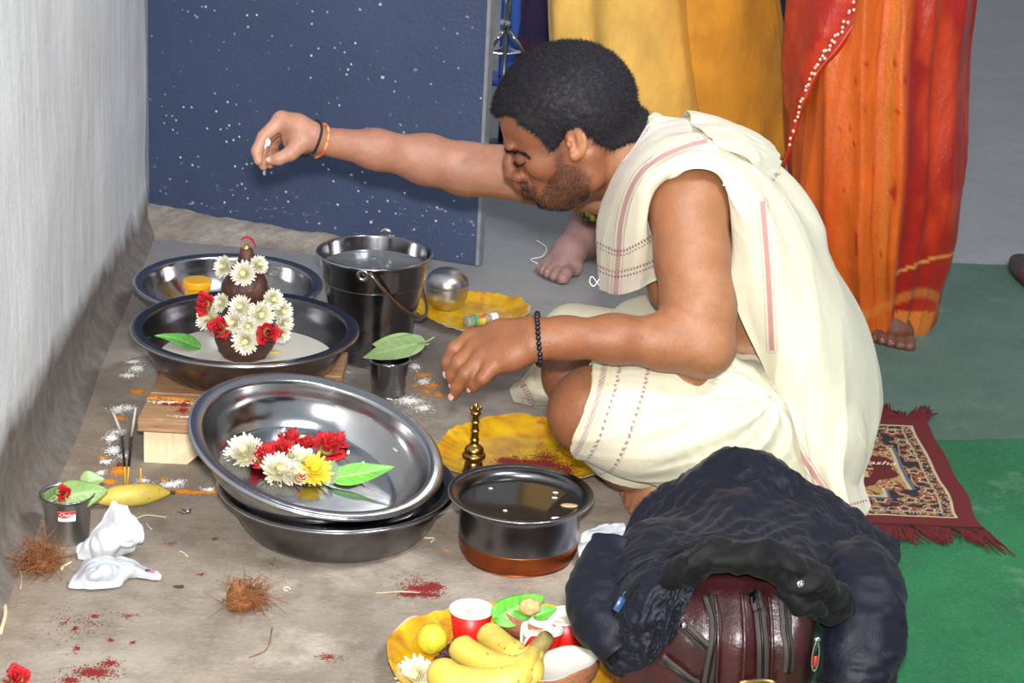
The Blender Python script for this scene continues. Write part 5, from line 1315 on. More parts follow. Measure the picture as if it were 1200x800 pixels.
def fibres(name, label, c, rad, n, ln, seed, core=None, mat=COIR, cat='husk'):
    rng = np.random.default_rng(seed); g = Geo()
    for k in range(n):
        a, e = rng.uniform(0, 6.28), abs(rng.normal(.2, .5)); d = np.array([math.cos(a) * math.cos(e), math.sin(a) * math.cos(e), math.sin(e)])
        p = c + d * rad * rng.uniform(0, .9); l_ = ln * rng.uniform(.15, 1.0) ** 1.6; q = p + d * l_ * .5 + rng.normal(0, .006, 3); r_ = p + d * l_ * .7 + rng.normal(0, .012, 3)
        P = np.array([p, q, r_]); P[:, 2] = np.maximum(P[:, 2], .0012); g.join(tube(P, [.0006, .0005, .00025], 4, cap=False))
    t = thing(name, label, cat, (c[0], c[1], 0))
    o = obj('fibres', g, mat, t); o['kind'] = 'stuff'
    if core is not None: obj('husk_core', core, mat, t)
    return t
def lump(c, r, seed, amp=.25):
    g = ball((0, 0, 0), (1, 1, 1), 32, 20); V = g.verts(); V = V * (1 + amp * fbm(V * 1.7 + seed, 4))[:, None]; g.V = [V * np.array(r) + c]; return g
hc = fl(48, 660, .012); fibres('coconut_fibre', 'tuft of loose brown coconut fibre at the foot of the plaster wall', hc, .020, 330, .040, 2, lump(hc, (.018, .016, .012), 3))
hu = fl(284, 702, .014); fibres('coconut_husk', 'pointed piece of brown coconut husk alone on the floor before the basins', hu + [.006, 0, 0], .018, 260, .026, 5, Geo().join(lump(hu, (.019, .016, .014), 7)).join(tube([hu + [-.004, 0, .004], hu + [-.006, .002, .017], hu + [-.008, .002, .024]], [.014, .009, .0025], 10)))
rng = np.random.default_rng(21)
STRAW = M_('straw', L('d9c9a0'), .8)
for px0, py0, px1, py1, r_, lab in ((0, 742, 6, 708, .0026, 'thick pale straw standing out at the foot of the plaster wall'), (160, 607, 195, 606, .0008, 'long thin straw lying beside the banana'), (171, 612, 178, 620, .0008, 'short straw lying below the long one by the banana'), (72, 667, 84, 658, .0016, 'pale straw beside the coconut fibre'), (210, 646, 220, 652, .0009, 'short white straw alone on the floor between cup and basins'), (440, 695, 492, 694, .0006, 'thin straw lying across the red powder'), (292, 770, 319, 735, .0007, 'curved brown fibre on the floor below the husk'), (12, 655, 24, 690, .0006, 'thin root hair at the foot of the wall'), (497, 630, 505, 635, .001, 'short pale grain husk near the lower basin')):
    a_, b_ = fl(px0, py0, .0012), fl(px1, py1, .0012); m_ = (a_ + b_) / 2 + np.array([rng.normal(0, .004), rng.normal(0, .004), .0006])
    if px0 == 292: m_ = fl(313, 760, .0015)
    tag(obj('straw', tube(curve([a_, m_, b_], 8), r_, 5), STRAW if px0 != 292 else COIR), lab, 'straw', 'bits of straw on the floor')
tag(obj('silver_wrapper', lump(fl(217, 599, .003), (.008, .005, .003), 4, .5), STEEL), 'tiny crushed silver wrapper on the floor beside the tilted basin\'s shadow', 'wrapper')
tag(obj('leaf_scrap', lump(fl(210, 687, .002), (.006, .003, .0016), 4, .4), M_('dark_scrap', L('3f3a22'), .8)), 'dark green leaf scrap on the bare floor near the plastic cover', 'scrap')
tag(obj('seed_ring', tube(np.stack([.004 * np.cos(np.linspace(0, 5.2, 16)), .0045 * np.sin(np.linspace(0, 5.2, 16)), 0 * np.linspace(0, 1, 16)], 1) + fl(336, 690, .0014), .0012, 6), M_('pale_seed', L('cfbfa6'), .8)), 'small pale ring shaped shaving on the floor beside the husk', 'shaving')
M = aim(fl(20, 799, .004), (0, -.5, .8)) @ SC(1.5)
dup(rose, M, 'bright red flower cut by the corner of the picture, near the wall', 'red bloom on the floor')
tag(obj('cotton_thread', tube(curve([fl(628, 281, .002), fl(640, 290, .002), fl(636, 300, .002), fl(622, 304, .002), fl(630, 309, .002)], 30), .0011, 6), M_('thread_white', L('e4e2dc'), .9)), 'curl of white thread on the floor beside the bare foot', 'thread')
rw = fl(704, 652, .02)
crumple('white_cover', [[fl(682, 625, .030), fl(705, 615, .036), fl(732, 612, .040)], [fl(678, 645, .018), fl(705, 640, .030), fl(735, 640, .034)], [fl(682, 690, .002), fl(705, 690, .002), fl(735, 690, .002)]], 50, 'crumpled white plastic cover tucked behind the dark jacket', 'wrapper', COVER, 0, 9, amp=.008)

# ---- the fruit plate
cS = fl(597, 781, .012)
paper_plate('paper_plate', 'yellow foil paper plate piled with bananas, coconut halves and red cups', (cS[0], cS[1], .001), .142, .024, seed=7, crimps=26)
pz = .0032
def onp(px, py, z): return fl(px, py, pz + z)
le = onp(506, 748, .019)
lm = thing('lime', 'round yellow lime at the wall side of the fruit plate', 'lime', le)
g = ball((0, 0, 0), (.0185, .0185, .0180), 28, 18); V = g.verts(); rr = np.linalg.norm(V, axis=1); g.V = [V * (1 + .05 * np.exp(-((V[:, 2] - .018) / .004) ** 2))[:, None]]
LIME = NT('lime_skin'); LIME.set(Base_Color=LIME.ramp(LIME.noise(60, 3), [(.35, L('b5ad2a')), (.65, L('cdbf3c'))]), Roughness=.38); LIME.bump(LIME.noise(420, 2), .0012); LIME = LIME.m
obj('rind', g.xf(RX(DEG(35))), LIME, lm, local=True)
obj('stem_end', ball((0, 0, .0188), (.0028, .0028, .0010), 10, 6).xf(RX(DEG(-38))), M_('lime_stem', L('8f8440'), .6), lm, local=True)
def paper_cup(label, c, r, h, tilt=(0, 0), torn=False, fill=True):
    t = place(thing('paper_cup', label, 'cup', (0, 0, 0), 'red paper cups on the fruit plate'), TR(c) @ RX(DEG(tilt[0])) @ RY(DEG(tilt[1])))
    def fn(R, Z, a): return R, (Z - np.where(Z > h * .9, .5 * h * np.exp(-((np.arctan2(np.sin(a - 3.6), np.cos(a - 3.6))) / .35) ** 2), 0) if torn else Z)
    obj('cup_wall', lathe([(r * .74, 0), (r * .76, .001), (r * .97, h * .93)], 48, fn), REDPAPER, t, local=True, solid=.0006)
    obj('cup_lining', lathe([(.0005, .003), (r * .72, .003), (r * .95, h * .93)], 48, fn), WHITEPAPER, t, local=True)
    a_ = np.linspace(0, 6.2832, 48, endpoint=False); rp = np.stack([r * .985 * np.cos(a_), r * .985 * np.sin(a_), h * .95 - .5 * h * torn * np.exp(-((np.arctan2(np.sin(a_ - 3.6), np.cos(a_ - 3.6))) / .35) ** 2)], 1)
    obj('rolled_lip', tube(rp, .0017, 8, True), WHITEPAPER, t, local=True)
    if fill:
        def cf(V): m = sstep(.25, .4, noise(V * 120 + 3))[:, None]; return L('d9d3c6') + (L('c08a58') - L('d9d3c6')) * m * .85
        obj('curd', lathe([(r * .88, h * .72), (r * .5, h * .75), (.0005, h * .74)], 40).setcol(cf), ATTR, t, local=True)
    return t
c1 = onp(551, 750, .0); paper_cup('red paper cup of white curd standing beside the lime', c1, .0255, .043)
c2 = onp(631, 772, .004); paper_cup('red paper cup torn down one side, behind the banana stems', c2, .0240, .040, (-6, 4), True, True)
c3 = onp(664, 757, .002); paper_cup('red paper cup partly hidden under the dark jacket sleeve', c3, .0240, .042, (0, -4))
def coconut_half(label, c, nrm, r, spin=0):
    t = place(thing('coconut_half', label, 'coconut', (0, 0, 0), 'broken coconut halves on the fruit plate'), aim(c, nrm) @ RZ(spin) @ SC(1, 1, .74))
    def fn(R, Z, a): return R * (1 + .05 * np.sin(2 * a + 1)), Z + .12 * r * np.sin(2 * a) * sstep(.3, 1, R / r) * (Z > -.35 * r) + .02 * r * np.sin(7 * a) * (Z > -.2 * r)
    ph = np.linspace(-math.pi / 2 + .01, -.02, 14)
    obj('shell', lathe([(r * math.cos(p), r * math.sin(p)) for p in ph] + [(r * .985, .002), (r * .955, .001)], 56, fn), SHELL, t, local=True)
    obj('white_flesh', lathe([(r * .965, .0012), (r * .93, .0022), (r * .80, -.003), (r * .6, -.010), (r * .3, -.014), (.0005, -.015)], 56, fn), COCOWHITE, t, local=True)
    return t
h1 = onp(616, 722, .032); coconut_half('broken coconut half with a green leaf and a nut lying in it', h1, (.22, .22, 1), .036)
h2 = onp(662, 778, .037); coconut_half('broken coconut half showing wide white flesh, at the jacket side of the plate', h2, (-.30, .06, 1), .041, 1.2)
leaf('bright green leaf draped over the coconut half in the fruit plate', dp(584, 722, h1[1] - .030), dp(640, 694, h1[1] + .012), .021, (-.1, -.65, .75), fold=-.2, curl=.25, c1='3f981c', c2='66bd36', seed=9, group='leaves on the fruit plate', stem=False)
leaf('small green leaf at the far end of the coconut half, beside a cup', dp(628, 722, h1[1] - .030), dp(653, 711, h1[1] - .020), .010, (0, -.6, .8), c1='3f981c', c2='5cb030', seed=4, group='leaves on the fruit plate', stem=False)
tag(obj('betel_nut', lump(dp(621, 711, h1[1] - .030), (.013, .010, .0105), 3, .10), M_('nut_tan', L('b7a06a'), .6, 0, .25, 120, .0006, 200)), 'tan betel nut lying on the green leaf in the coconut half', 'nut')
# bunch of bananas
bb = onp(560, 795, .016)
bun = thing('banana_bunch', 'bunch of ripe yellow bananas joined at a stub, at the front of the fruit plate', 'bananas', (bb[0], bb[1], pz))
st0 = onp(632, 757, .050)
fing = [([onp(507, 778, .024), onp(530, 797, .020), onp(570, 803, .021), onp(603, 795, .028), onp(622, 772, .044), st0 + [-.004, 0, -.004]], .0195),
        ([onp(534, 752, .030), onp(548, 765, .027), onp(575, 779, .028), onp(600, 783, .034), onp(618, 770, .044), st0 + [-.004, .003, -.003]], .0165),
        ([onp(568, 738, .026), onp(580, 750, .025), onp(598, 764, .030), onp(612, 768, .038), st0 + [-.003, .005, -.002]], .0160),
        ([onp(600, 815, .012), onp(615, 800, .020), onp(628, 783, .036), st0 + [.002, -.002, -.003]], .0125)]
for P, r in fing:
    m = 34; q = curve(P, m); t = np.linspace(0, 1, m)
    R = r * np.minimum(1, (t / .10 + .03) ** .55) * np.where(t > .60, np.interp(t, [.6, .82, 1], [1, .42, .40]), 1)
    b_ = obj('banana', tube(q, R, 14), BANANA, bun)
    obj('tip', banana_tip(q[0], q[0] - q[2], .0030, .005), BROWN, b_)
obj('crown', tube([st0 + [-.008, 0, -.010], st0, st0 + [.008, .004, .010], st0 + [.010, .004, .013]], [.0085, .0105, .0090, .0070], 12), M_('banana_crown', L('8a7a44'), .7, 0, .35, 120), bun)
dup(mum, aim(onp(489, 792, .012), (-.2, -.7, .6)) @ SC(1.45), 'white bloom lying at the wall side rim of the fruit plate', 'white bloom on the fruit plate')
for px, py, s, lab in ((522, 765, 1, 'largest dark dried petal between the lime and the bananas'), (530, 758, .9, 'dark dried petal nearest the foot of the red curd cup'), (515, 772, .8, 'smallest dark dried petal, under the lime')):
    tag(obj('dried_petal', lump(onp(px, py, .006), (.0075 * s, .006 * s, .005 * s), px, .5), M_('dark_petal', L('3b1a1e'), .7)), lab, 'petal', 'dried petals by the lime')
tag(obj('betel_scrap', lump(onp(578, 737, .008), (.010, .007, .005), 8, .4), M_('scrap_green', L('4b5a3a'), .6)), 'dull green leaf scrap between the cup and the coconut half', 'scrap')

# ================================================================== rug, jacket, bag
# rug
rA, rB = fl(1085, 500, 0), fl(1150, 627, 0)              # its visible far and near corners
ru = (rB - rA)[:2]; rw_ = np.linalg.norm(ru); ru = ru / rw_; rl = np.array([-0.995, -.02]); rl = np.array([-ru[1] * -1, -ru[0] * 1]); rl = np.array([ru[1], -ru[0]]) 
if rl[0] > 0: rl = -rl
RLEN = 0.43
m_, n_ = 330, 230                                         # along its length from the outer end, across from far to near
a_, b_ = np.meshgrid(np.linspace(0, RLEN, m_), np.linspace(0, rw_, n_), indexing='ij')
S = np.stack([rA[0] + rl[0] * a_ + ru[0] * b_, rA[1] + rl[1] * a_ + ru[1] * b_, np.full_like(a_, .0115)], -1)
S[..., 2] += .0012 * noise(S * 40) 
edgew = .004 * noise(np.stack([b_ * 14, b_ * 0, b_ * 0 + 3], -1)); S[..., 0] += edgew * (1 - a_ / RLEN)
ea = np.minimum(a_, RLEN - a_); eb = np.minimum(b_, rw_ - b_); e_ = np.minimum(ea, eb)
def motif(s, seed, cols):                                # woven flowers: rings round scattered points
    rng = np.random.default_rng(seed); nx_, ny_ = int(RLEN / s), int(rw_ / s)
    best = np.full(a_.shape, 9.); sec = np.full(a_.shape, 9.); pick = np.zeros(a_.shape); ang = np.zeros(a_.shape)
    for i in range(nx_ + 1):
        for j in range(ny_ + 1):
            px, py = (i + .5 + rng.uniform(-.28, .28)) * s, (j + .5 + rng.uniform(-.28, .28)) * s
            an = np.arctan2(b_ - py, a_ - px); d = np.hypot(a_ - px, b_ - py) / s * (1 + .22 * np.cos(an * 5 + i + j))
            w = d < best; sec = np.where(w, best, np.minimum(sec, d)); best = np.where(w, d, best); pick = np.where(w, (i * 7 + j * 3) % 5, pick)
    C = np.tile(cols[0], (*a_.shape, 1))
    for lo, hi, k in ((.30, .42, 1), (.17, .26, 2), (0, .10, 3)):
        C[(best > lo) & (best <= hi)] = cols[k]
    C[(best < .42) & (best > .36) & (pick > 2)] = cols[4]
    vine = np.abs(noise(np.stack([a_ * 55, b_ * 55, a_ * 0 + seed], -1))) < .10
    C[vine & (best > .44)] = cols[4]; return C
RED, NAVY, CRE, ORG, TAN = L('66080f'), L('1c1d2e'), L('c9b78e'), L('a84a26'), L('b58f5c')
C = np.tile(RED, (*a_.shape, 1))
fl1 = motif(.036, 3, [NAVY, ORG, CRE, RED, TAN]); fl2 = motif(.022, 5, [TAN, ORG, CRE, NAVY, RED]); nar = motif(.012, 8, [NAVY, ORG, CRE, RED, TAN])
C = np.where((e_ > .026)[..., None], CRE, C); C = np.where((e_ > .030)[..., None], nar, C); C = np.where((e_ > .042)[..., None], CRE * .8, C)
C = np.where((e_ > .045)[..., None], fl1, C)
stepv = .115 + .035 * (np.floor((np.minimum(b_, rw_ - b_) + .02) / .05) % 2) - .02 * (np.abs(b_ - rw_ / 2) < .05)
inner = np.minimum(ea - stepv + .11, eb - .0) 
stp = np.minimum(ea - .070 - .040 * (np.abs(b_ - rw_ / 2) > .075), eb - .085)
C = np.where((stp > 0)[..., None], L('5a6270'), C); C = np.where((stp > .005)[..., None], CRE, C); C = np.where((stp > .010)[..., None], fl2, C)
med = (np.hypot((a_ - RLEN / 2) / (RLEN / 2 - .082), (b_ - rw_ / 2) / (rw_ / 2 - .115)) + .05 * np.cos(14 * np.arctan2(b_ - rw_ / 2, a_ - RLEN / 2))) < 1
C = np.where(med[..., None], RED * .95, C)
spray = motif(.05, 11, [RED * .95, CRE, ORG, TAN, CRE]); inn = np.hypot((a_ - RLEN / 2) / .10, (b_ - rw_ / 2) / .075) < 1
C = np.where(inn[..., None], spray, C)
rug = thing('fringed_rug', 'small red and navy patterned rug with red fringes, under the sitting man', 'rug', (*((rA + rB)[:2] / 2), .0065))
RUGM = NT('woven_rug'); _c = RUGM.mix(1.0, RUGM.col(), RUGM.ramp(RUGM.noise(700, 2, .7), [(.3, .65), (.7, 1.15)]), 'MULTIPLY')
RUGM.set(Base_Color=_c, Roughness=.95); RUGM.bump(RUGM.noise(800, 2, .8), .0025); RUGM = RUGM.m
V = S.reshape(-1, 3); g = sheetgeo(S, C)
per = np.concatenate([np.arange(n_ - 1), (np.arange(m_ - 1)) * n_ + n_ - 1, (m_ - 1) * n_ + np.arange(n_ - 1, 0, -1), np.arange(m_ - 1, 0, -1) * n_])
lo_ = V[per].copy(); lo_[:, 2] = .0066; k_ = len(per); 
g.add(np.concatenate([V[per], lo_]), [(i, (i + 1) % k_, k_ + (i + 1) % k_, k_ + i) for i in range(k_)], None, RED)
obj('pile', g, RUGM, rug)
rng = np.random.default_rng(4)
for side in (0, 1):                                       # fringes along its far and near long sides
    nt = 46
    for k in range(nt):
        a0_ = RLEN * .80 * (k + .5) / nt; p = np.array([rA[0] + rl[0] * a0_ + ru[0] * rw_ * side, rA[1] + rl[1] * a0_ + ru[1] * rw_ * side, .0105])
        d = ru * (1 if side else -1) + rl * rng.normal(-.15, .28); d /= np.linalg.norm(d); ln = rng.uniform(.036, .062) * (1.0 if side else .7); g = Geo()
        if k < 2 and side: ln *= 1.4
        for q in range(7):
            o = rl * rng.normal(0, .0035); e = np.append(d * ln * rng.uniform(.8, 1.1) + rl * rng.normal(0, .006), rng.uniform(-.002, .004) + (0 if side else .010 * math.sin(k)))
            p0 = p + np.append(o, 0); P = np.array([p0, p0 + e * .5 + [0, 0, .003], p0 + e]); P[:, 2] = np.maximum(P[:, 2], .0085); g.join(tube(P, [.0017, .0018, .0010], 5, C=RED * rng.uniform(.7, 1.1)))
        obj('tassel', g, RUGM, rug)
cpt = np.array([rA[0] + rl[0] * .108 + ru[0] * rw_ * .47, rA[1] + rl[1] * .108 + ru[1] * rw_ * .47, .0135])
g = textgeo('Pasha', .023, .45); M = TR(cpt) @ RZ(math.atan2(-rl[1], -rl[0]))
obj('lettering', g.xf(M @ SC(1.0, .9, 1)), M_('woven_cream', L('d8c9a2'), .95), rug)

# leather bag
bY = 2.115
BG = Field((-.02 + .0, 1.93, .004), (.42, 2.31, .235), .0030)
bx0, bx1 = dp(748, 760, 2.06)[0] - .022, dp(957, 760, 2.06)[0]
bc = ((bx0 + bx1) / 2, bY, .103)
BG.rbox(bc, ((bx1 - bx0) / 2, .100, .098), .045, None, 0)
BG.rbox((bc[0] + .018, bY - .060, .085), (.072, .060, .092), .040, None, .012)
leather = NT('burgundy_leather'); leather.set(Base_Color=leather.ramp(leather.noise(22, 4), [(.3, L('22090b')), (.7, L('371013'))]), Roughness=.30, Coat_Weight=.18, Coat_Roughness=.16); leather.bump(leather.noise(170, 4, .7), .0010); LEATHER = leather.m
g = BG.mesh(); V, Q, _, _ = g.arr(); V = relax(V, Q, 3, .5, np.ones(len(V))); N = vnormals(V, Q)
V = V + N * (.006 * np.sin((V[:, 0] - bc[0]) * 95) * sstep(2.10, 2.0, V[:, 1]) + .004 * fbm(V * 14, 2))[:, None]; V[:, 2] = np.maximum(V[:, 2], .0075)
bag = thing('leather_bag', 'shiny burgundy leather bag with zips, under the dark jacket', 'bag', (bc[0], bY, .007))
obj('bag_body', Geo().add(V, Q), LEATHER, bag)
ZIP = M_('zip_tape', L('2a221e'), .7, 0, .2, 80); TEETH = M_('zip_teeth', L('15120f'), .4, .5, .1)
def on_bag(pts, off=.001, m=50):
    P = curve([dp(*p) for p in pts], m)
    for _ in range(6): P = P + BG.grad(P) * (off - BG.sample(P))[:, None]
    N_ = BG.grad(P); return P + N_ * (.006 * np.sin((P[:, 0] - bc[0]) * 95) * sstep(2.10, 2.0, P[:, 1]) + .003)[:, None], N_
def strip(P, N_, w, lift=.0012):
    T = np.gradient(P, axis=0); T /= np.linalg.norm(T, axis=1)[:, None]; B_ = np.cross(T, N_)
    S = np.stack([P - B_ * w, P - B_ * w * .9 + N_ * lift, P + B_ * w * .9 + N_ * lift, P + B_ * w], 1); return sheetgeo(S)
for pts in ([(832, 690, 2.02), (840, 730, 2.0), (830, 800, 1.99), (822, 850, 1.99)], [(884, 672, 2.03), (893, 720, 2.0), (894, 800, 1.99), (892, 850, 1.99)], [(918, 690, 2.03), (926, 730, 2.0), (926, 790, 1.99)], [(775, 765, 2.02), (795, 785, 2.0), (818, 800, 2.0)], [(806, 732, 2.02), (828, 758, 2.0)]):
    P, N_ = on_bag(pts); z = obj('zip_tape', strip(P, N_, .0062), ZIP, bag, solid=.001); obj('zip_teeth', tube(P + N_ * .0022, .0016, 6), TEETH, z)
for x_ in (-.030, .0, .034):
    P, N_ = on_bag([(870 + x_ * 1000, 690, 2.02), (872 + x_ * 1000, 740, 2.0), (868 + x_ * 1000, 840, 1.99)]); obj('piping', tube(P, .0022, 6), LEATHER, bag)
P, N_ = on_bag([(943, 750, 2.02), (948, 775, 2.0), (946, 788, 2.0)], .006, 12)
pu = obj('zip_pull', tube(np.stack([P[0] + [(.0035 + .0025 * k) * math.sin(t), -.006, -.013 + .017 * math.cos(t)] for k in (0,) for t in np.linspace(0, 6.28, 24, endpoint=False)]), .0013, 6, True).join(ball(P[0] + [0, -.005, .006], (.004, .003, .004), 12, 8)), CHROME, bag)
obj('red_tab', box(P[0] + [-.0018, -.008, -.024], P[0] + [.0018, -.0055, -.012], .0004), M_('red_enamel', L('a82318'), .4), pu)
P, N_ = on_bag([(804, 728, 2.02), (812, 738, 2.02)], .003, 6); obj('zip_slider', tube(P, [.003, .004, .004, .004, .004, .003], 8), CHROME, bag)
P, N_ = on_bag([(868, 793, 1.99), (908, 800, 1.99)], .003, 20)
hb = obj('handle_bracket', tube(np.r_[P + [0, -.004, 0], (P + [0, -.004, -.010])[::-1]], .0028, 8, True), M_('gold_metal', L('b7925a'), .3, .9), bag)
obj('handle_strap', tube(np.array([P[3] + [0, -.006, -.006], P[10] + [0, -.014, -.010], P[16] + [0, -.006, -.008]]), .006, 10), LEATHER, hb)

# jacket
def nylon(name, c, r=.5):
    t = NT(name); P = t.coord(); w = t.noise(38, 4, .65, P, .8)
    t.set(Base_Color=t.ramp(t.noise(12, 3, .6, P), [(.3, c * .8), (.7, c * 1.1)]), Roughness=r, Sheen_Weight=.03, Specular_IOR_Level=.22)
    t.bump(t.math('ADD', w, t.math('MULTIPLY', t.noise(900, 1, .5, P), .05)), .0018); return t.m
NYL, LIN = nylon('navy_nylon', L('0a0e1b'), .55), nylon('black_lining', L('050507'), .7)
jk = thing('dark_jacket', 'crumpled navy blue nylon jacket with a black lining, thrown over the leather bag', 'jacket', (bc[0], bY + .1, .02))
def plain(u, v, P): return np.ones((len(P), 3))
def wr(a, f, s): 
    return lambda u, v, S: a * ((1 - np.abs(fbm(S * np.array([f, f, f * .7]) + s, 3))) - .5)
def ridge(x): return 1 - np.abs(noise(x))
def jw(a, s):
    return lambda u, v, S: a * (ridge(np.stack([u * 4.5 + v * 1.2, v * 1.8 + s, 0 * u + 1 + s], -1)) - .7) + .6 * a * (ridge(np.stack([u * 9 - v * 3.5, v * 4.5, 0 * u + 5 + s], -1)) - .7) + .42 * a * (ridge(np.stack([u * 19 + v * 6, v * 11, 0 * u + 8 + s], -1)) - .7) + .22 * a * (ridge(np.stack([u * 34 - v * 16, v * 26, 0 * u + 2 + s], -1)) - .7)
J0 = [dp(748, 640, 2.50), dp(800, 600, 2.52), dp(868, 570, 2.50), dp(935, 590, 2.50), dp(990, 625, 2.46), dp(1040, 665, 2.40)]
J0 = [np.array([p[0], p[1] - .03, max(.05, p[2])]) for p in J0]
J1 = [(752, 582, 2.34), (800, 551, 2.345), (868, 526, 2.335), (930, 552, 2.33), (992, 592, 2.31), (1056, 632, 2.28)]
J2 = [(718, 634, 2.24), (775, 600, 2.25), (862, 572, 2.25), (935, 592, 2.245), (998, 624, 2.23), (1058, 640, 2.23)]
J3 = [(690, 672, 2.165), (760, 640, 2.150), (845, 622, 2.140), (915, 632, 2.140), (985, 662, 2.145), (1050, 664, 2.18)]
J4 = [(682, 712, 2.130), (745, 690, 2.085), (825, 655, 2.060), (900, 652, 2.055), (958, 690, 2.075), (1015, 700, 2.13)]
drape('shell', [J0, J1, J2, J3, J4], 150, 170, plain, jw(.012, 0), parent=jk, mat=NYL, fields=[(BG, .009)], solid=.0016, ease=6)
K0 = [(700, 655, 2.150), (740, 650, 2.110), (790, 650, 2.085), (828, 655, 2.065)]
K1 = [(690, 700, 2.110), (730, 700, 2.060), (775, 695, 2.030), (812, 688, 2.020)]
K2 = [(700, 748, 2.085), (735, 748, 2.040), (770, 735, 2.010), (800, 715, 2.005)]
K3 = [(735, 782, 2.070), (752, 780, 2.040), (775, 762, 2.010), (793, 742, 2.000)]
drape('front_flap', [K0, K1, K2, K3], 90, 90, plain, jw(.009, 4), parent=jk, mat=NYL, fields=[(BG, .007)], solid=.0016, ease=4)
def sleeve(name, P, R, mat, seed, amp=.0035, n=48, m=90, flat=.8):
    P = curve([dp(*p) for p in P], m); R = curve(np.array(R)[:, None], m)[:, 0]; g = tube(P, R, n, cap=False, flat=flat); V, Q, T, C = g.arr()
    N = vnormals(V, Q); V = V + N * (amp * (1 - 2 * np.abs(fbm(V * np.array([20, 20, 30]) + seed, 3))))[:, None]; V[:, 2] = np.maximum(V[:, 2], .011)
    return obj(name, Geo().add(V, Q), mat, jk, solid=.0016), P, R
sl, P, R = sleeve('sleeve', [(722, 640, 2.17), (705, 680, 2.13), (705, 715, 2.09), (718, 740, 2.065), (733, 762, 2.05)], [.030, .034, .036, .030, .026], NYL, 2)
obj('cuff', tube(np.stack([P[-1] + R[-1] * 1.0 * (math.cos(t) * np.array([.9, -.1, .2]) + math.sin(t) * np.array([.1, -.5, -.8])) for t in np.linspace(0, 6.28, 40, endpoint=False)]), .0045, 8, True), LIN, sl)
sl2, P2, R2 = sleeve('sleeve', [(1000, 655, 2.19), (1012, 690, 2.13), (1012, 735, 2.085), (1008, 775, 2.06), (1000, 808, 2.045)], [.034, .042, .043, .042, .037], NYL, 5, .0045)
obj('cuff', tube(np.stack([P2[-1] + R2[-1] * (math.cos(t) * np.array([1.0, 0, 0]) + math.sin(t) * np.array([0, -.6, .45])) for t in np.linspace(0, 6.28, 40, endpoint=False)]), .004, 8, True), LIN, sl2)
sleeve('lining_roll', [(770, 700, 2.045), (800, 668, 2.035), (840, 651, 2.03), (900, 654, 2.028), (945, 680, 2.035), (985, 704, 2.06)], [.012, .016, .018, .018, .020, .013], LIN, 9, .0075)
sleeve('lining_fold', [(915, 685, 2.04), (940, 705, 2.03), (968, 715, 2.045), (992, 708, 2.07)], [.009, .013, .014, .010], LIN, 12, .006)
zp = obj('zip_pull', box((-.004, -.0015, -.010), (.004, .0015, .006), .001).join(ball((0, 0, .010), (.0026, .002, .004), 10, 8)).xf(TR(dp(727, 706, 2.035)) @ RY(DEG(28)) @ RX(DEG(-20))), M_('blue_pull', L('2f4f78'), .35, .3), jk)
P = curve([dp(732, 698, 2.04), dp(760, 668, 2.07), dp(790, 645, 2.09), dp(830, 632, 2.10)], 40); obj('zip_tape', tube(P + [0, -.012, .006], .003, 6, flat=.5), LIN, jk)
obj('snap_button', lathe([(.0005, 0), (.004, 0), (.0045, .001), (.003, .002), (.0005, .0015)], 18).xf(aim(dp(938, 684, 2.008), (0, -.9, .4))), CHROME, jk)

# ================================================================== the people standing behind
def garment(name, parent, rows, Yc, depth, mat, colfn, dispfn, n=260, m=190, solid=.0015, yaw=0.0):
    """closed skirt from measured outlines: rows of (left x, right x, y) seen at the middle distance Yc"""
    A = np.array([dp(l, y, Yc) for l, r, y in rows]); Bp = np.array([dp(r, y, Yc) for l, r, y in rows])
    cz = curve((A + Bp) / 2, m); rr = curve(((Bp - A)[:, 0] / 2)[:, None], m)[:, 0]
    th = np.linspace(0, 2 * math.pi, n, endpoint=False); v = np.linspace(0, 1, m)
    ph, vv = np.meshgrid(th, v)
    d = dispfn(ph, vv)
    X = cz[:, 0:1] + (rr[:, None] + d) * np.cos(ph); Y = cz[:, 1:2] - (rr[:, None] * depth + d) * np.sin(ph); Z = cz[:, 2:3] + 0 * ph
    S = np.stack([X, Y, Z], -1); C = colfn(ph.ravel(), vv.ravel(), S.reshape(-1, 3))
    return obj(name, Geo().add(S.reshape(-1, 3), gridfaces(m, n, False, True), None, C), mat, parent, solid=solid), S
def silk(name, rough=.42, sheen=.3, bump=.0015):
    t = NT(name); P = t.coord(); c = t.mix(1.0, t.col(), t.ramp(t.noise(22, 4, .6, t.coord('Object', (1, 1, .5))), [(.3, .8), (.7, 1.12)]), 'MULTIPLY')
    t.set(Base_Color=c, Roughness=rough, Sheen_Weight=sheen, Specular_IOR_Level=.5); t.bump(t.noise(60, 5, .65, t.coord('Object', (1.5, 1.5, .6))), bump * 3); return t.m
SILK, COT2 = silk('shot_silk', .40, .02, .0007), silk('soft_cotton', .85, .05, .0006)
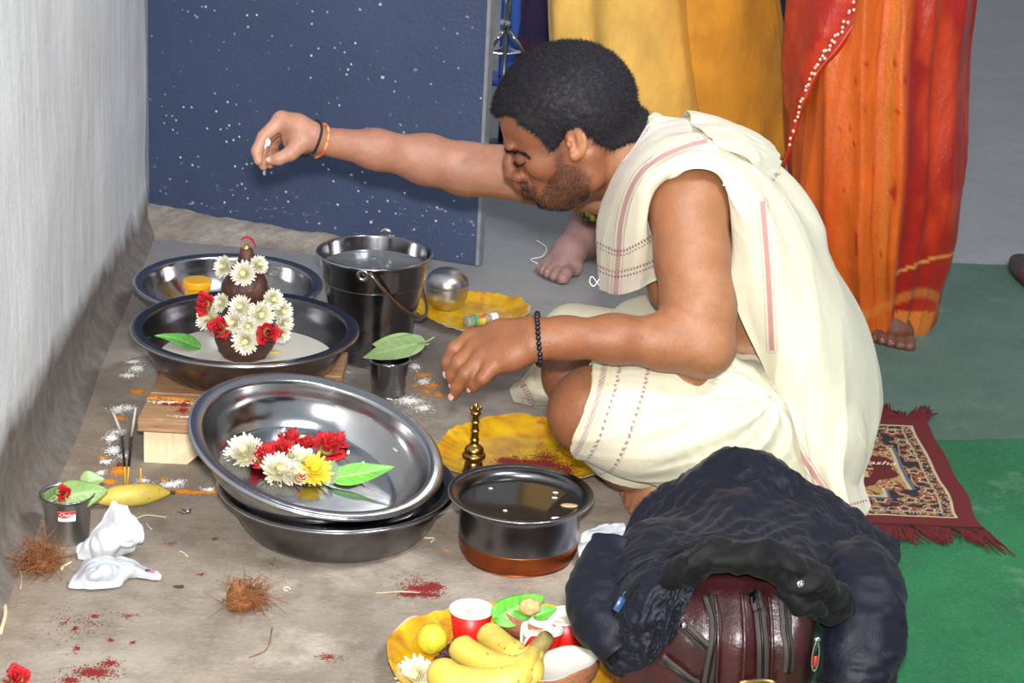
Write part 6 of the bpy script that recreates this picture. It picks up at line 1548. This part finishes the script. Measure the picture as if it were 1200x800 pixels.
def foot(parent, px, py, Y0, direction, s=1.0, c='8a5c48', seed=0, nails='c59a8a'):
    b = fl(px, py, 0.0); d = np.array([*direction, 0.]); d /= np.linalg.norm(d); w = np.array([-d[1], d[0], 0])
    F_ = Field(b + np.array([-.17, -.17, -.0]) * s + [0, 0, .0005], b + np.array([.17, .17, .16]) * s, .0026)
    at = lambda f, k, z: b + (d * f + w * k) * s + np.array([0, 0, z * s])
    F_.chain([at(-.135, 0, .15), at(-.128, 0, .085), at(-.115, 0, .045)], [.034 * s, .032 * s, .034 * s], 0, .02)
    F_.ell(at(-.13, 0, .030), (.034 * s, .030 * s, .030 * s), None, .02); F_.chain([at(-.10, 0, .055), at(-.04, 0, .034), at(.0, .004, .019)], [.034 * s, .030 * s, .019 * s], .02, .02)
    F_.cone(at(-.01, .026, .017), at(-.015, -.026, .015), .019 * s, .015 * s, .02)
    tips = []
    for k, (f, q, r_) in enumerate(((.050, .030, .0125), (.048, .010, .0092), (.040, -.007, .0086), (.030, -.022, .0082), (.018, -.034, .0080))):
        F_.chain([at(.000, q * .85, .017), at(f - .014, q, .017), at(f, q, .0105)], [.012 * s, r_ * s, r_ * s], .006, .004); tips.append(at(f + .002, q, .0105 + r_ * .75))
    F_.half((0, 0, b[2] + .0025), (0, 0, -1), b - 1, b + 1)
    g = F_.mesh(); V, Q, _, _ = g.arr(); V = relax(V, Q, 2, .5, np.ones(len(V))); o = obj('foot', Geo().add(V, Q, None, L(c)), SKIN, parent)
    for k, tp in enumerate(tips): obj('toenail', ball((0, 0, 0), ((.006, .0045, .004, .004, .0038)[k] * s, (.0055, .004, .004, .0038, .0035)[k] * s, .0018 * s), 10, 6).xf(aim(tp, (d[0] * .5, d[1] * .5, .85))), M_('toenail', L(nails), .35), o)
    return o, F_

# woman in the orange sari
og = thing('person', 'person in an orange and red sari with a beaded border, standing barefoot on faded carpet', 'person', (.62, 3.52, 0))
YO = 3.50
rowsO = [(960, 1083, 388), (955, 1090, 372), (944, 1099, 330), (930, 1108, 290), (918, 1120, 240), (914, 1129, 185), (916, 1130, 120), (918, 1133, 60), (924, 1140, 0), (930, 1143, -80), (935, 1143, -150), (940, 1140, -240), (950, 1130, -340), (962, 1118, -430), (985, 1098, -455), (1030, 1060, -460)]
ORA, REDS, GOLD = L('bb5312'), L('8a1308'), L('b8742a')
def dO(ph, v):
    fr = np.sin(ph) > 0
    pleat = .012 * np.exp(-((ph - 1.62) / .75) ** 2) * (1 - np.abs(np.sin((ph - 1.5) * 8.5 + .8 * np.sin(v * 5)))) * 1.5 * sstep(1.0, .55, v)
    return pleat + .010 * np.sin(ph * 3 + 1 + 3 * v) * (1 - .5 * v) + .016 * (1 - np.abs(noise(np.stack([ph * 2.4 + v * 2.0, v * 2.6, 0 * v + 5], -1)))) - .012 + .012 * (1 - np.abs(noise(np.stack([ph * 2.2 - v * 3, v * 3.4, 0 * v + 2], -1)))) - .008
def cO(ph, v, P):
    v = (390 - proj(P)[:, 1]) / 630.0
    q = proj(P); x, y = q[:, 0], q[:, 1]
    # the pleated orange panel runs down the front, the rest is red shot with orange
    s = sstep(.0, .012, P[:, 0] - (.565 + .10 * v)) if False else sstep(1.42, 1.30, ph)
    C = ORA + (REDS - ORA) * s[:, None]; back = sstep(3.0, 3.3, ph); C = C + (REDS - C) * back[:, None]
    nz = fbm(P * np.array([16, 16, 6]), 3); C = C + (L('b13a0a') - C) * (.5 * sstep(.0, .7, nz))[:, None] * (1 - s[:, None])
    C = C + (L('c2410e') - C) * (.45 * sstep(.1, .8, fbm(P * np.array([12, 12, 9]) + 7, 3)))[:, None] * s[:, None]
    for ph0, w in ((1.44, .020), (1.62, .016)): C = band(C, sstep(w, w * .4, np.abs(ph - ph0 - .06 * np.sin(v * 4))), L('7a2a0a'), .5)
    C = band(C, sstep(.05, .03, np.abs(ph - 1.53)) * (v < .62), GOLD, .45)
    seeds = noise(np.c_[ph * 22, v * 34, 0 * v + 4]); C = band(C, sstep(.80, .9, seeds) * (1 - s), L('8f1a0a'), .9)
    C = band(C, sstep(.012, .006, np.abs(v - .045 - .03 * np.sin(ph * 2))) , L('b87a34'), .45); C = band(C, sstep(.004, .002, np.abs(v - .10 - .05 * np.cos(ph))) * s, L('d8a04a'), .6)
    C = band(C, (v < .04) * (ph < 1.3) , GOLD, .7)
    return C
gO, SO = garment('sari_skirt', og, rowsO, YO, .78, SILK, cO, dO)
# the end of the sari crossing the hip with its beaded border
PA = [[(921, 120, 3.478), (918, 70, 3.483), (921, 20, 3.488), (925, -60, 3.493), (930, -150, 3.498), (936, -236, 3.508)],
      [(926, 150, 3.440), (945, 66, 3.403), (965, 10, 3.390), (992, -70, 3.388), (1012, -150, 3.390), (1030, -236, 3.390)],
      [(918, 190, 3.456), (950, 95, 3.398), (985, 45, 3.382), (1030, -30, 3.380), (1060, -110, 3.386), (1085, -200, 3.400)],
      [(919, 200, 3.460), (952, 102, 3.404), (990, 52, 3.388), (1036, -22, 3.386), (1066, -100, 3.390), (1092, -190, 3.406)]]
def cP(u, v, P):
    C = np.tile(L('a8200f'), (len(P), 1)); C = C + (L('c23c12') - C) * (.5 * sstep(0, .6, fbm(P * 30, 3)))[:, None]
    return band(C, sstep(.012, .006, np.abs(v - .72)), L('c99a70'), .8)
drape('sari_end', PA, 80, 120, cP, wr(.004, 12, 4), parent=og, mat=SILK, solid=.0015)
Sb = dense(np.array([[dp(*p) for p in r] for r in PA]), 80, 120); gb = Geo(); rng = np.random.default_rng(6)
for k in range(76):
    p = Sb[46 + 3 * (k % 3 == 0), int(4 + k * 1.5)] + np.array([rng.normal(0, .0012), -.0065, rng.normal(0, .0012)]); gb.join(ball(p, (.0028, .0020, .0030), 8, 6, L('d8c4ae') * rng.uniform(.7, 1.1)))
obj('bead_border', gb, M_('seed_beads', L('cdb9a6'), .3, 0, .2), og)['kind'] = 'stuff'
foot(og, 1044, 401, YO, (-.05, -1), .86, '5d3a2c', nails='8a5a48'); foot(og, 985, 403, YO, (-.10, -1), .86, '5d3a2c', nails='8a5a48')

# person in the yellow dress
yw = thing('person', 'person in a long yellow dress with a dark patterned hem, barefoot behind the sitting man', 'person', (.17, 3.80, 0))
YY = 3.80
rowsY = [(680, 880, 256), (668, 898, 215), (655, 915, 165), (650, 922, 115), (647, 917, 60), (645, 906, 0), (646, 900, -90), (650, 895, -180), (660, 885, -280), (678, 868, -360), (705, 840, -392), (760, 790, -398)]
def dY(ph, v):
    return .014 * np.sin(ph * 7 + 1.2 * v) * (1 - .3 * v) + .009 * np.sin(ph * 12 + 1.3) * (1 - v) + .012 * (1 - np.abs(noise(np.stack([ph * 2.6 + v, v * 1.6, 0 * v + 9], -1)))) - .008
YEL, YEL2 = L('cf961c'), L('b87518')
def cY(ph, v, P):
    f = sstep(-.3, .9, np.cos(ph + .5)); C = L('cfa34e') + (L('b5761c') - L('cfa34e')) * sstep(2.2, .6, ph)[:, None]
    C = C + (L('b8741a') - C) * (.45 * sstep(.1, .8, fbm(np.stack([ph * 3, v * 2, 0 * v], 1), 3)))[:, None]
    v = (260 - proj(P)[:, 1]) / 440.0; hem = v < .13; pat = noise(np.c_[ph * 26, v * 90, 0 * v]) + .6 * np.sin(ph * 60) * np.sin(v * 150)
    C = np.where((hem & (pat > -.1))[:, None], L('2c3a26'), C); C = np.where((hem & (pat <= -.1))[:, None], L('b89a2a'), C)
    C = band(C, sstep(.008, .003, np.abs(v - .135)), L('2c3a26'), .9); return C
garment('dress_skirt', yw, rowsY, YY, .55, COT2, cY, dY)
D_ = [[(796, -175, 3.693), (858, -175, 3.700), (897, -175, 3.743)], [(802, -20, 3.683), (862, -20, 3.690), (906, -20, 3.743)], [(808, 60, 3.683), (870, 60, 3.690), (918, 60, 3.743)], [(818, 130, 3.680), (878, 130, 3.688), (925, 130, 3.743)], [(825, 185, 3.683), (880, 186, 3.690), (926, 172, 3.738)], [(835, 212, 3.686), (878, 205, 3.690), (904, 192, 3.728)]]
drape('hanging_stole', D_, 90, 70, lambda u, v, P: L('c07d18') + (L('a9681a') - L('c07d18')) * (.8 * sstep(0, .7, fbm(P * np.array([9, 9, 4]), 3)))[:, None], wr(.008, 9, 6), parent=yw, mat=COT2, solid=.0015)
foot(yw, 655, 322, YY, (-.42, -.9), .92, '94706a', nails='b98c8c')
foot(yw, 800, 300, YY, (-.2, -1), .92, '94706a', nails='b98c8c')

# two more people glimpsed behind
nv = thing('person', 'person in a navy and maroon skirt, a strip between blue post and yellow dress', 'person', (.06, 4.75, 0))
garment('skirt', nv, [(606, 700, 100), (608, 695, 60), (611, 690, 30), (613, 688, 0), (615, 685, -90), (618, 682, -160)], 4.75, .6, COT2, lambda ph, v, P: L('1a1a44') + (L('47182c') - L('1a1a44')) * (sstep(.36, .22, v) * .9 + .25 * sstep(.0, .6, fbm(P * 14, 3)))[:, None].clip(0, 1), lambda ph, v: .008 * np.sin(ph * 9) + .006 * np.sin(ph * 5 + v * 4), 160, 90)
dk = thing('person', 'person in near black trousers, in the gap between yellow dress and orange sari', 'person', (.66, 4.6, 0))
for xo in (-34, 24):
    garment('trouser_leg', dk, [(905 + xo * .6, 945 + xo * .6, 118), (900 + xo * .6, 950 + xo * .6, 60), (898 + xo * .6, 952 + xo * .6, 0), (896 + xo * .6, 954 + xo * .6, -120)], 4.6 + xo * .002, .8, COT2, lambda ph, v, P: np.tile(L('0f1220'), (len(P), 1)), lambda ph, v: .004 * np.sin(ph * 5 + v * 9), 80, 60)
    b_ = fl(925 + xo * .6, 122, .03); obj('shoe', lump(b_ + [0, -.05, .0], (.045, .11, .032), 2, .06), M_('black_shoe', L('0c0c0e'), .4), dk)

# blue post and a small chrome tripod in front of it
pb = fl(606, 96, 0)
bp_ = thing('blue_post', 'bright blue flat post standing on the floor behind the chrome tripod', 'post', pb)
x0_, x1_ = dp(586, 40, pb[1])[0], dp(625, 40, pb[1])[0]
obj('post_body', box((x0_, pb[1] - .02, .012), (x1_, pb[1] + .02, 1.1), .006), M_('blue_plastic', L('0f4aa8'), .45), bp_, smooth=False)
obj('post_base', box((x0_ - .02, pb[1] - .06, .0), (x1_ + .02, pb[1] + .06, .014), .004), M_('blue_plastic_base', L('0d3f90'), .5), bp_, smooth=False)
YT = 4.62
tp = thing('chrome_tripod', 'slim chrome stand with a small three legged wire foot, beside the board\'s edge', 'stand', (dp(592, 30, YT)[0], YT, 0))
ht = dp(593, 34, YT); top = dp(597, -60, YT); zf = dp(592, 62, YT)[2]
obj('pole', tube([ht, dp(596, 0, YT), top + [0, 0, .4]], .0075, 12), CHROME, tp)
obj('collar', tube([dp(593, 24, YT), dp(592.6, 32, YT)], [.012, .0125], 14), CHROME, tp)
feet = [dp(571, 61, YT), dp(614, 61, YT), np.array([ht[0], YT + .07, zf])]
for f_ in feet: obj('leg', tube([ht + [0, 0, .004], f_], .0055, 10), CHROME, tp)
for i in range(3): obj('brace', tube(curve([feet[i], (feet[i] + feet[(i + 1) % 3]) / 2 + [0, 0, -.004], feet[(i + 1) % 3]], 12), .0035, 8), CHROME, tp)
obj('centre_rod', tube([ht, [ht[0], YT, .006]], .006, 10), M_('dull_rod', L('6f7278'), .35, .9), tp)
obj('floor_disc', lathe([(.0005, 0), (.055, 0), (.055, .008), (.02, .014), (.0005, .014)], 32).xf(TR(ht[0], YT, 0)), M_('dark_iron', L('3a3034'), .5, .6), tp)
# toe of a maroon slipper at the picture's edge
sp_ = fl(1206, 330, .012)
sl_ = thing('slipper', 'maroon slipper whose toe just shows on the grey green carpet, at the picture edge', 'slipper', (sp_[0], sp_[1], .004))
obj('sole', lathe([(.0005, 0), (.9, 0), (1, .05), (1, .12), (.0005, .12)], 40).xf(TR(sp_[0] + .02, sp_[1] + .06, .0045) @ SC(.040, .11, .09)), M_('slipper_sole', L('2a1714'), .7), sl_)
obj('upper', ball((sp_[0] + .02, sp_[1] + .01, .016), (.037, .055, .024), 24, 14), M_('maroon_upper', L('5a1e1c'), .6), sl_)
